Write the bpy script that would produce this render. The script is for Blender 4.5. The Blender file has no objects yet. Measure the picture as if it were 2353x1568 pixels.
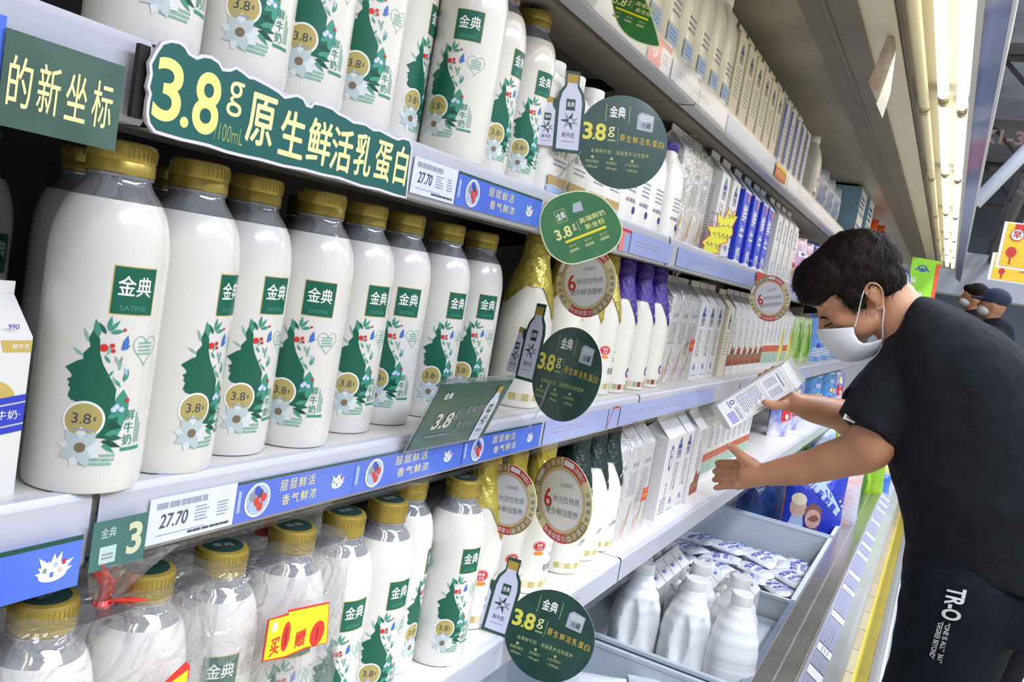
import bpy, bmesh, math, random
from mathutils import Vector, Matrix, noise
from mathutils.geometry import tessellate_polygon
from mathutils.bvhtree import BVHTree
random.seed(7)
PI=math.pi
sc=bpy.context.scene; COL=sc.collection
# ------------------------------------------------------------------ camera
F=1950.; CX,CY=1176.5,784.
def _cam():
    d=Vector((1003.5,1.0,F)).normalized(); b=F*F/(.175*1003.5-1)
    dn=Vector((-.175*b,b,F)); dn=(dn-d*dn.dot(d)).normalized()
    up=-dn; r=d.cross(up)
    if r.x<0: r=-r
    return r,d,up
CR,CD,CU=_cam()                      # world X, Y, Z expressed in camera axes (x right, y down, z forward)
CAM=Vector((0,0,1.465))
def ray(px,py):
    c=Vector((px-CX,py-CY,F)); return Vector((CR.dot(c),CD.dot(c),CU.dot(c)))
def PX(px,py,x): r=ray(px,py); return CAM+r*(x/r.x)
def PY(px,py,y): r=ray(px,py); return CAM+r*(y/r.y)
def PZ(px,py,z): r=ray(px,py); return CAM+r*((z-CAM.z)/r.z)
def PD(px,py,Z): return CAM+ray(px,py)*(Z/F)
def proj(p):
    q=Vector(p)-CAM; c=CR*q.x+CD*q.y+CU*q.z
    return CX+F*c.x/c.z, CY+F*c.y/c.z, c.z
def YAT(px,x,z):                     # distance along the shelf at which a point at (x,z) is seen in column px
    a=(px-CX)/F; zz=z-CAM.z
    # camx - a*camz = 0
    n=CR.x*x+CU.x*zz-a*(CR.z*x+CU.z*zz); m=CD.x-a*CD.z
    return -n/m
cam=bpy.data.cameras.new('camera'); cam.sensor_width=36; cam.lens=F*36/2353; cam.clip_start=.02; cam.clip_end=100
co=bpy.data.objects.new('camera',cam); COL.objects.link(co)
rgt=Vector((CR.x,CD.x,CU.x)); dwn=Vector((CR.y,CD.y,CU.y)); fwd=Vector((CR.z,CD.z,CU.z))
co.matrix_world=Matrix.Translation(CAM)@Matrix((rgt,-dwn,-fwd)).transposed().to_4x4()
sc.camera=co
# ------------------------------------------------------------------ materials
def lin(c):
    if isinstance(c,str): c=tuple(int(c[i:i+2],16)/255 for i in (0,2,4))
    return tuple((v/12.92 if v<=.04045 else ((v+.055)/1.055)**2.4) for v in c)+(1,)
MATS={}
def mat(name,color='cccccc',rough=.5,metal=0,coat=0,emit=0,noise_amt=0,nscale=20,bump=0,bscale=60,alpha=1,trans=0,sss=0,color2=None,spec=.5):
    if name in MATS: return MATS[name]
    m=bpy.data.materials.new(name); m.use_nodes=True; nt=m.node_tree; b=nt.nodes['Principled BSDF']
    c=lin(color); b.inputs['Base Color'].default_value=c
    b.inputs['Roughness'].default_value=rough; b.inputs['Metallic'].default_value=metal
    b.inputs['Coat Weight'].default_value=coat; b.inputs['Coat Roughness'].default_value=.08
    b.inputs['Specular IOR Level'].default_value=spec
    if emit: b.inputs['Emission Color'].default_value=c; b.inputs['Emission Strength'].default_value=emit
    if trans: b.inputs['Transmission Weight'].default_value=trans
    if sss:
        b.inputs['Subsurface Weight'].default_value=sss; b.inputs['Subsurface Radius'].default_value=(.01,.006,.003); b.inputs['Subsurface Scale'].default_value=1
    tc=None
    if noise_amt or bump or color2:
        tc=nt.nodes.new('ShaderNodeTexCoord')
    if noise_amt or color2:
        n=nt.nodes.new('ShaderNodeTexNoise'); n.inputs['Scale'].default_value=nscale; n.inputs['Detail'].default_value=5
        nt.links.new(tc.outputs['Object'],n.inputs['Vector'])
        r=nt.nodes.new('ShaderNodeValToRGB'); r.color_ramp.elements[0].position=.35; r.color_ramp.elements[1].position=.65
        c2=lin(color2) if color2 else tuple(v*(1-noise_amt) for v in c[:3])+(1,)
        r.color_ramp.elements[0].color=c2; r.color_ramp.elements[1].color=c
        nt.links.new(n.outputs['Fac'],r.inputs['Fac']); nt.links.new(r.outputs['Color'],b.inputs['Base Color'])
    if bump:
        n=nt.nodes.new('ShaderNodeTexNoise'); n.inputs['Scale'].default_value=bscale; n.inputs['Detail'].default_value=3
        nt.links.new(tc.outputs['Object'],n.inputs['Vector'])
        bp=nt.nodes.new('ShaderNodeBump'); bp.inputs['Strength'].default_value=bump; bp.inputs['Distance'].default_value=.01
        nt.links.new(n.outputs['Fac'],bp.inputs['Height']); nt.links.new(bp.outputs['Normal'],b.inputs['Normal'])
    if alpha<1: b.inputs['Alpha'].default_value=alpha
    MATS[name]=m; return m
def clear(name,tint='ffffff',amount=.18,rough=.05,bump=0,bscale=40,haze=0.0,edge=.5):
    """clear plastic sheet or film: see-through with a glossy reflection and a little milky haze"""
    if name in MATS: return MATS[name]
    m=bpy.data.materials.new(name); m.use_nodes=True; nt=m.node_tree; nt.nodes.clear()
    out=nt.nodes.new('ShaderNodeOutputMaterial'); tr=nt.nodes.new('ShaderNodeBsdfTransparent'); gl=nt.nodes.new('ShaderNodeBsdfGlossy')
    df=nt.nodes.new('ShaderNodeBsdfDiffuse'); mx=nt.nodes.new('ShaderNodeMixShader'); m2=nt.nodes.new('ShaderNodeMixShader')
    lw=nt.nodes.new('ShaderNodeLayerWeight'); lw.inputs['Blend'].default_value=.25
    mr=nt.nodes.new('ShaderNodeMapRange'); mr.inputs['To Min'].default_value=amount; mr.inputs['To Max'].default_value=min(1,amount+edge)
    tr.inputs['Color'].default_value=lin(tint); gl.inputs['Roughness'].default_value=rough; df.inputs['Color'].default_value=lin(tint)
    L=nt.links.new
    L(lw.outputs['Facing'],mr.inputs['Value']); L(mr.outputs['Result'],mx.inputs[0]); L(tr.outputs[0],m2.inputs[1]); L(df.outputs[0],m2.inputs[2]); m2.inputs[0].default_value=haze
    L(m2.outputs[0],mx.inputs[1]); L(gl.outputs[0],mx.inputs[2]); L(mx.outputs[0],out.inputs[0])
    if bump:
        tc=nt.nodes.new('ShaderNodeTexCoord'); n=nt.nodes.new('ShaderNodeTexNoise'); n.inputs['Scale'].default_value=bscale; n.inputs['Detail'].default_value=2; n.inputs['Distortion'].default_value=1.5
        L(tc.outputs['Object'],n.inputs['Vector']); bp=nt.nodes.new('ShaderNodeBump'); bp.inputs['Strength'].default_value=bump; bp.inputs['Distance'].default_value=.02
        L(n.outputs['Fac'],bp.inputs['Height']); L(bp.outputs['Normal'],gl.inputs['Normal']); L(bp.outputs['Normal'],lw.inputs['Normal'])
    MATS[name]=m; return m
# ------------------------------------------------------------------ mesh builder
class MB:
    def __init__(s): s.v=[]; s.f=[]; s.m=[]; s.mats=[]
    def mi(s,m):
        if m not in s.mats: s.mats.append(m)
        return s.mats.index(m)
    def add(s,vs,fs,m):
        o=len(s.v); s.v+= [tuple(v) for v in vs]; k=s.mi(m)
        for f in fs: s.f.append(tuple(i+o for i in f)); s.m.append(k)
        return s
    def box(s,lo,hi,m,M=None):
        x0,y0,z0=lo; x1,y1,z1=hi
        vs=[Vector(p) for p in ((x0,y0,z0),(x1,y0,z0),(x1,y1,z0),(x0,y1,z0),(x0,y0,z1),(x1,y0,z1),(x1,y1,z1),(x0,y1,z1))]
        if M: vs=[M@v for v in vs]
        return s.add(vs,[(0,3,2,1),(4,5,6,7),(0,1,5,4),(1,2,6,5),(2,3,7,6),(3,0,4,7)],m)
    def lathe(s,prof,m,n=32,c=(0,0),M=None,cap=True,sq=0):
        """profile of (r,z); sq rounds the section towards a square"""
        vs=[]
        for r,z in prof:
            for i in range(n):
                a=2*PI*i/n; q=1
                if sq: q=1/(abs(math.cos(a))**(2+sq)+abs(math.sin(a))**(2+sq))**(1/(2+sq)); q=1+(q-1)
                v=Vector((c[0]+r*q*math.cos(a),c[1]+r*q*math.sin(a),z)); vs.append(M@v if M else v)
        fs=[]
        for j in range(len(prof)-1):
            for i in range(n):
                k=(i+1)%n; fs.append((j*n+i,j*n+k,(j+1)*n+k,(j+1)*n+i))
        if cap:
            if prof[0][0]>1e-5: fs.append(tuple(range(n-1,-1,-1)))
            if prof[-1][0]>1e-5: fs.append(tuple((len(prof)-1)*n+i for i in range(n)))
        return s.add(vs,fs,m)
    def tube(s,pts,r,m,n=10,cap=True,flat=1,up=None):
        """swept round (or flattened) tube; r a number or list"""
        pts=[Vector(p) for p in pts]; R=r if isinstance(r,(list,tuple)) else [r]*len(pts)
        vs=[]; prev=Vector(up) if up else None
        for i,p in enumerate(pts):
            t=(pts[min(i+1,len(pts)-1)]-pts[max(i-1,0)]).normalized()
            if prev is None: prev=Vector((0,0,1)) if abs(t.z)<.9 else Vector((1,0,0))
            a=(prev-t*prev.dot(t)).normalized(); b=t.cross(a); prev=a
            for k in range(n):
                th=2*PI*k/n; vs.append(p+a*(R[i]*math.cos(th)*flat)+b*(R[i]*math.sin(th)))
        fs=[(j*n+i,j*n+(i+1)%n,(j+1)*n+(i+1)%n,(j+1)*n+i) for j in range(len(pts)-1) for i in range(n)]
        if cap: fs+=[tuple(range(n-1,-1,-1)),tuple((len(pts)-1)*n+i for i in range(n))]
        return s.add(vs,fs,m)
    def ellip(s,c,r,m,M=None,n=16,k=10):
        vs=[];c=Vector(c)
        for j in range(k+1):
            ph=-PI/2+PI*j/k
            for i in range(n):
                a=2*PI*i/n; v=Vector((r[0]*math.cos(ph)*math.cos(a),r[1]*math.cos(ph)*math.sin(a),r[2]*math.sin(ph)))
                vs.append(c+(M@v if M else v))
        fs=[(j*n+i,j*n+(i+1)%n,(j+1)*n+(i+1)%n,(j+1)*n+i) for j in range(k) for i in range(n)]
        return s.add(vs,fs,m)
    def slab(s,pts,fn,th,m,medge=None):
        """closed outline pts (u,v) extruded by th along the map fn(u,v,h)"""
        n=len(pts); vs=[fn(u,v,0) for u,v in pts]+[fn(u,v,-th) for u,v in pts]
        tr=tessellate_polygon([[Vector((u,v,0)) for u,v in pts]])
        a=sum(pts[i][0]*pts[(i+1)%n][1]-pts[(i+1)%n][0]*pts[i][1] for i in range(n))
        fs=[]
        for t in tr:
            A=(pts[t[1]][0]-pts[t[0]][0])*(pts[t[2]][1]-pts[t[0]][1])-(pts[t[2]][0]-pts[t[0]][0])*(pts[t[1]][1]-pts[t[0]][1])
            if A<0: t=(t[0],t[2],t[1])
            fs.append(t); fs.append((t[2]+n,t[1]+n,t[0]+n))
        s.add(vs,fs,m)
        es=[(i,i+n,(i+1)%n+n,(i+1)%n) if a>0 else (i,(i+1)%n,(i+1)%n+n,i+n) for i in range(n)]
        return s.add(vs,es,medge or m)
    def mesh(s,name,smooth=35):
        me=bpy.data.meshes.new(name); me.from_pydata(s.v,[],s.f)
        for m in s.mats: me.materials.append(m)
        me.polygons.foreach_set('material_index',s.m)
        if smooth: me.shade_smooth(); me.set_sharp_from_angle(angle=math.radians(smooth))
        me.update(); return me
    def build(s,name,parent=None,smooth=35,loc=None,label=None):
        o=bpy.data.objects.new(name,s.mesh(name,smooth)); COL.objects.link(o)
        if parent: o.parent=parent
        if loc: o.location=loc
        if label: o['label']=label
        return o
def thing(name,label,cat,loc=(0,0,0),rz=0,group=None,rot=None):
    o=bpy.data.objects.new(name,None); COL.objects.link(o); o.location=loc; o.rotation_euler=rot or (0,0,rz); o.empty_display_size=.02
    return tag(o,label,cat,group)
def tag(o,label,cat,group=None,kind=None):
    o['label']=label; o['category']=cat
    if group: o['group']=group
    if kind: o['kind']=kind
    return o
def struct(o): o['kind']='structure'; return o
KIDS={}
def kids(o): return [c for c in bpy.data.objects if c.parent==o]
def dup(root,loc,rz=0,label=None,group=None,rot=None,scale=None):
    ch=KIDS.get(root.name)
    if ch is None:
        ch=[(c,kids(c)) for c in kids(root)]; KIDS[root.name]=ch
    r=root.copy(); COL.objects.link(r); r.location=loc; r.rotation_euler=rot or (0,0,rz)
    if scale: r.scale=scale if not isinstance(scale,(int,float)) else (scale,)*3
    if label: r['label']=label
    if group: r['group']=group
    for c,gs in ch:
        d=c.copy(); COL.objects.link(d); d.parent=r
        for g in gs: e=g.copy(); COL.objects.link(e); e.parent=d
    return r
class Proto:
    """first use moves the prototype itself, later uses copy it"""
    def __init__(s,make): s.o=make; s.used=False
    def __call__(s,loc,rz,label,group=None,rot=None,scale=None):
        if not s.used:
            s.used=True; o=s.o; dupok=KIDS.get(o.name)
            KIDS[o.name]=[(c,kids(c)) for c in kids(o)]
            o.location=loc; o.rotation_euler=rot or (0,0,rz); o['label']=label
            if scale: o.scale=scale if not isinstance(scale,(int,float)) else (scale,)*3
            if group: o['group']=group
            return o
        return dup(s.o,loc,rz,label,group,rot,scale or 1)
ORD=['first','second','third','fourth','fifth','sixth','seventh','eighth','ninth','tenth','eleventh','twelfth','thirteenth','fourteenth','fifteenth','sixteenth']
# ------------------------------------------------------------------ flat artwork that is laid on surfaces
_TX={}
def text_mesh(body,bold=0,shear=0):
    k=(body,bold,shear)
    if k in _TX: return _TX[k]
    cu=bpy.data.curves.new('lettering','FONT'); cu.body=body; cu.size=1; cu.resolution_u=2 if any(ord(c)>0x2e80 for c in body) or len(body)>6 else 6; cu.offset=bold; cu.shear=shear
    o=bpy.data.objects.new('lettering',cu); COL.objects.link(o)
    dg=bpy.context.evaluated_depsgraph_get(); dg.update()
    me=bpy.data.meshes.new_from_object(o.evaluated_get(dg))
    vs=[(v.co.x,v.co.y) for v in me.vertices]; fs=[tuple(p.vertices) for p in me.polygons]
    bpy.data.objects.remove(o); bpy.data.meshes.remove(me); bpy.data.curves.remove(cu)
    if vs:
        x0=min(v[0] for v in vs);x1=max(v[0] for v in vs);y0=min(v[1] for v in vs);y1=max(v[1] for v in vs)
    else: x0=x1=y0=y1=0
    _TX[k]=(vs,fs,x0,x1,y0,y1); return _TX[k]
class Art:
    def __init__(s,eps=.0003): s.it=[]; s.eps=eps
    def tri(s,vs,fs,m,L): s.it.append((vs,fs,m,L)); return s
    def poly(s,pts,m,L=1):
        tr=tessellate_polygon([[Vector((u,v,0)) for u,v in pts]]); return s.tri(list(pts),[tuple(t) for t in tr],m,L)
    def rect(s,x0,y0,x1,y1,m,L=1): return s.tri([(x0,y0),(x1,y0),(x1,y1),(x0,y1)],[(0,1,2,3)],m,L)
    def disc(s,x,y,r,m,L=1,ry=None,n=28,ang=0):
        ry=ry or r; ca,sa=math.cos(ang),math.sin(ang)
        p=[(r*math.cos(2*PI*i/n),ry*math.sin(2*PI*i/n)) for i in range(n)]
        return s.tri([(x+a*ca-b*sa,y+a*sa+b*ca) for a,b in p],[tuple(range(n))],m,L)
    def ring(s,x,y,r0,r1,m,L=1,a0=0,a1=2*PI,n=36,sy=1):
        vs=[];fs=[]
        for i in range(n+1):
            a=a0+(a1-a0)*i/n
            vs+=[(x+r0*math.cos(a),y+sy*r0*math.sin(a)),(x+r1*math.cos(a),y+sy*r1*math.sin(a))]
            if i: fs.append((2*i-2,2*i-1,2*i+1,2*i))
        return s.tri(vs,fs,m,L)
    def frame(s,x0,y0,x1,y1,w,m,L=1):
        s.rect(x0,y0,x1,y0+w,m,L);s.rect(x0,y1-w,x1,y1,m,L);s.rect(x0,y0+w,x0+w,y1-w,m,L);s.rect(x1-w,y0+w,x1,y1-w,m,L); return s
    def line(s,pts,w,m,L=1):
        for (a,b),(c,d) in zip(pts,pts[1:]):
            l=math.hypot(c-a,d-b) or 1; nx,ny=-(d-b)/l*w/2,(c-a)/l*w/2
            s.tri([(a+nx,b+ny),(a-nx,b-ny),(c-nx,d-ny),(c+nx,d+ny)],[(0,1,2,3)],m,L)
        return s
    def leaf(s,x,y,l,w,ang,m,L=1):
        ca,sa=math.cos(ang),math.sin(ang); p=[(0,0),(.25*l,w*.45),(.55*l,w*.5),(l,0),(.55*l,-w*.5),(.25*l,-w*.45)]
        return s.poly([(x+a*ca-b*sa,y+a*sa+b*ca) for a,b in p],m,L)
    def text(s,body,x,y,h,m,L=2,ang=0,sx=1,bold=.012,al='C',w=None,shear=0):
        """h = height of the glyphs; x,y = centre (al C), left-middle (L)"""
        extra=[]
        if any(ord(c)>0x2e80 for c in body) and bold>.006: extra=[(-1,0),(1,0),(0,1),(0,-1)]; eb=bold; bold=0
        vs,fs,x0,x1,y0,y1=text_mesh(body,min(bold,.03),shear)
        if not vs: return s
        k=h/(y1-y0); kx=k*sx if w is None else w/(x1-x0)
        ox=(x0+x1)/2 if al=='C' else x0; oy=(y0+y1)/2; ca,sa=math.cos(ang),math.sin(ang)
        q=[((a-ox)*kx,(b-oy)*k) for a,b in vs]
        for n_,(ex,ey) in enumerate(extra):
            qq=[(a+ex*eb*.75*kx,b+ey*eb*.5*k) for a,b in q]; s.tri([(x+a*ca-b*sa,y+a*sa+b*ca) for a,b in qq],fs,m,L-.12*(n_+1))
        return s.tri([(x+a*ca-b*sa,y+a*sa+b*ca) for a,b in q],fs,m,L)
    def vtext(s,body,x,y,h,m,L=2,step=1.15,**k):
        for i,c in enumerate(body): s.text(c,x,y-i*h*step,h,m,L,**k)
        return s
    def lines(s,x0,y0,x1,y1,n,m,L=2,t=.45,frac=1):
        """rows of print too small to read, as short dashes"""
        rnd=random.Random(int((x0*7919+y0*104729+n)*1e4)&0xffff)
        for i in range(n):
            y=y1-(y1-y0)*(i+.5)/n; hh=(y1-y0)/n*t/2; x=x0; e=x0+(x1-x0)*(frac+(1-frac)*rnd.random())
            while x<e:
                w=min(e-x,(x1-x0)*rnd.uniform(.08,.25)); s.rect(x,y-hh,x+w*.88,y+hh,m,L); x+=w
        return s
    def into(s,mb,fn,step=None):
        """fn(u,v,h)->point. step: cut along u so the art can bend"""
        for k_,(vs,fs,m,L) in enumerate(s.it):
            L=L+(k_%45)*.02
            if step and max(v[0] for v in vs)-min(v[0] for v in vs)>step*1.2:
                bm=bmesh.new(); bv=[bm.verts.new((a,b,0)) for a,b in vs]
                for f in fs:
                    try: bm.faces.new([bv[i] for i in f])
                    except ValueError: pass
                u=math.floor(min(v[0] for v in vs)/step)*step+step; e=max(v[0] for v in vs)
                while u<e:
                    bmesh.ops.bisect_plane(bm,geom=bm.verts[:]+bm.edges[:]+bm.faces[:],plane_co=(u,0,0),plane_no=(1,0,0)); u+=step
                bm.verts.index_update(); vs=[(v.co.x,v.co.y) for v in bm.verts]; fs=[tuple(v.index for v in f.verts) for f in bm.faces]; bm.free()
            # orient
            g=[]
            for f in fs:
                a=sum(vs[f[i]][0]*vs[f[(i+1)%len(f)]][1]-vs[f[(i+1)%len(f)]][0]*vs[f[i]][1] for i in range(len(f)))
                g.append(f if a>=0 else f[::-1])
            mb.add([fn(a,b,L*s.eps) for a,b in vs],g,m)
        return mb
    def on(s,name,fn,parent=None,step=None,label=None): return s.into(MB(),fn,step).build(name,parent,smooth=0 if not step else 60,label=label)
def cyl(r,c=(0,0)):      # artwork round a bottle, facing +x
    return lambda u,v,h:Vector((c[0]+(r+h)*math.cos(u/r),c[1]+(r+h)*math.sin(u/r),v))
def flat(o,U,V):
    o=Vector(o);U=Vector(U).normalized();V=Vector(V);V=(V-U*V.dot(U)).normalized();N=U.cross(V)
    return lambda u,v,h:o+U*u+V*v+N*h
def baked(o):
    """apply the modifiers of a freshly made mesh object"""
    dg=bpy.context.evaluated_depsgraph_get(); dg.update(); me=bpy.data.meshes.new_from_object(o.evaluated_get(dg)); o.modifiers.clear(); o.data=me; return o
# common materials
WHITE=mat('milk_white','dedcd6',.22,coat=.35)
GREEN=mat('print_green','0d5f4a',.35); GREEN2=mat('print_green_dark','0a4a3a',.35); GREENL=mat('print_green_light','7fb5a0',.4); GREENM=mat('print_green_mid','3e927c',.4)
GOLD=mat('gold_cap','b29c48',.32,metal=.55,noise_amt=.12,nscale=40); GOLDP=mat('print_gold','c9b061',.35); PW=mat('print_white','f2f2f0',.4)
RED=mat('print_red','cf2a2a',.4); BLUE=mat('print_blue','2c3fc0',.4); BLUEL=mat('print_pale_blue','a9c0e6',.4); INK=mat('print_ink','3a3f55',.5); INKL=mat('print_faint_ink','9aa0b4',.5)
CREAM=mat('print_cream','efe7a8',.4); YEL=mat('print_yellow','f3d81c',.4); ORANGE=mat('print_orange','ef8a1e',.4); GREYP=mat('print_grey','8d9096',.5); CARTW=mat('carton_white','e2e1de',.38)
CLEAR=clear('clear_plastic','f4f6fa',.12,.06,haze=.08); FILM=clear('clear_film','ffffff',.09,.07,bump=.85,bscale=24,haze=.07,edge=.36)
NECK=clear('clear_bottle_neck','d8dbe0',.22,.05,haze=.25)
mat('print_rose','ea8580'); mat('print_haze_white','b9cfcb'); mat('print_lemon','ece48a',.4)
# ================================================================== the refrigerated case
Z4,Z3,Z2,Z1=1.865,1.567,1.262,.945      # shelf tops from the highest to the lowest
XF={4:-.497,3:-.495,2:-.496,1:-.472}; ZS={4:Z4,3:Z3,2:Z2,1:Z1}; LIPH={4:.052,3:.054,2:.054,1:.05}
BAYS=[-.8,.39,1.55,2.72,3.9,5.1,6.3]
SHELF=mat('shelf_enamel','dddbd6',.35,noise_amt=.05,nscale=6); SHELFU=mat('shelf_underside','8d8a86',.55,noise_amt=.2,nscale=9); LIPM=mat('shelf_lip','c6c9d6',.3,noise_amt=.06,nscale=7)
BACK=mat('case_back','6a6460',.6,noise_amt=.3,nscale=5); DARK=mat('dark_gap','1c1917',.7); STEEL=mat('stainless','b5b4b0',.25,metal=.9,noise_amt=.1,nscale=8)
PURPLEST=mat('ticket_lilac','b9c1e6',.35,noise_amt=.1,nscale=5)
NAMES={4:'top',3:'upper',2:'middle',1:'lower'}
SHELVES={}
for lv in (4,3,2,1):
    for b in range(6):
        y0,y1=BAYS[b]+.003,BAYS[b+1]-.003; xf,z,h=XF[lv],ZS[lv],LIPH[lv]
        t=thing('display_shelf',f'white enamel {NAMES[lv]} shelf of the dairy case, '+('bay nearest the camera','second bay from the camera','third bay from the camera','fourth bay from the camera','fifth bay from the camera','far end bay')[b],'shelf',(0,y0,z),group='shelves of the dairy case')
        L=y1-y0
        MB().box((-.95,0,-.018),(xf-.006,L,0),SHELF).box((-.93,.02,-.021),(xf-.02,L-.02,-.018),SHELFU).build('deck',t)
        m=MB(); p=[(xf-.008,.001),(xf,.001),(xf+.003,-.004),(xf+.003,-h+.004),(xf,-h),(xf-.03,-h),(xf-.03,-h+.003),(xf-.004,-h+.004),(xf-.006,-.018)]
        n=len(p); m.add([(a,0,c) for a,c in p]+[(a,L,c) for a,c in p],[(i,(i+1)%n,(i+1)%n+n,i+n) for i in range(n)],LIPM)
        m.build('front_lip',t,smooth=0)
        CH=clear('ticket_channel_clear','ffffff',.02,.10,haze=.0,edge=.09); m=MB()     # clear ticket channel standing a little proud of the lip
        m.box((xf+.0075,0,-h-.001),(xf+.0085,L,-.003),CH).box((xf+.003,0,-h-.003),(xf+.010,L,-h-.0005),CH).box((xf+.003,0,-.003),(xf+.009,L,-.0012),CH)
        m.build('ticket_channel',t,smooth=0)
        for yb in (.012,L-.018):
            MB().add([(-.94,yb,-.02),(-.94,yb,-.085),(-.62,yb,-.02),(-.94,yb+.006,-.02),(-.94,yb+.006,-.085),(-.62,yb+.006,-.02)],[(0,1,2),(5,4,3),(0,3,4,1),(1,4,5,2),(2,5,3,0)],DARK).build('bracket',t,smooth=0)
        SHELVES[lv,b]=t
        if lv>1:     # grey stiffening channel under each shelf
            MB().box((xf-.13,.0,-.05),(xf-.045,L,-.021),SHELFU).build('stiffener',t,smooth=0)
case=thing('refrigerated_case','long open-fronted dairy refrigerator with grey back and lit canopy','refrigerator',(-.5,2,0))
def cpart(name,mb,**k): return mb.build(name,case,loc=(.5,-2,0),**k)
cpart('back_panel',MB().box((-.99,-.8,.35),(-.95,9.5,2.4),BACK),smooth=0)
LINER=mat('case_liner','b5ae9f',.36,noise_amt=.35,nscale=3,metal=.2)
cpart('ceiling_liner',MB().box((-.99,-.8,2.16),(-.42,9.5,2.18),LINER),smooth=0)
DKB=mat('canopy_beam','6d675e',.5,noise_amt=.2,nscale=12)
m=MB()
for (x0,z0),(x1,z1) in (((-.42,2.12),(-.305,2.12)),): m.box((x0,-.8,z0),(x1,9.5,2.3),DKB)
m.box((-.372,-.8,2.115),(-.362,9.5,2.12),DKB)
cpart('canopy_beam',m,smooth=0)
REFL=mat('light_reflector','d9d4bf',.45)
cpart('light_tray',MB().box((-.305,-.8,2.135),(-.235,9.5,2.3),REFL).box((-.235,-.8,2.17),(-.065,9.5,2.3),REFL).box((-.075,-.8,2.09),(-.062,9.5,2.17),mat('tray_edge','d9dbe0',.4)),smooth=0)
cpart('ballast_strip',MB().box((-.232,-.8,2.14),(-.222,9.5,2.17),DKB),smooth=0)
BLUEG=clear('blue_plastic_strip','b7c6f0',.12,.08,haze=.7)
cpart('canopy_valance',MB().add([(-.062,-.8,2.09),(-.012,-.8,2.055),(-.062,9.5,2.09),(-.012,9.5,2.055),(-.062,-.8,2.093),(-.012,-.8,2.058),(-.062,9.5,2.093),(-.012,9.5,2.058)],[(0,2,3,1),(4,5,7,6),(1,3,7,5)],BLUEG).tube([(-.012,-.8,2.056),(-.012,9.5,2.056)],.004,mat('valance_bead','dfe6f6',.2),n=8),smooth=0)
MB_=MB().box((-.062,-.8,2.09),(-.055,9.5,2.3),mat('canopy_face','a9adba',.45)); cpart('canopy_face',MB_,smooth=0)
# deck, grille, ticket rail, outer panel, bumper
cpart('deck_pan',MB().box((-.95,-.8,.33),(-.25,9.5,.36),mat('deck_grey','8e949c',.4,noise_amt=.2,nscale=6)).box((-.27,-.8,.36),(-.255,9.5,.6),mat('deck_wall','8fa0b8',.3,metal=.5,noise_amt=.2,nscale=8)),smooth=0)
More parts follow.
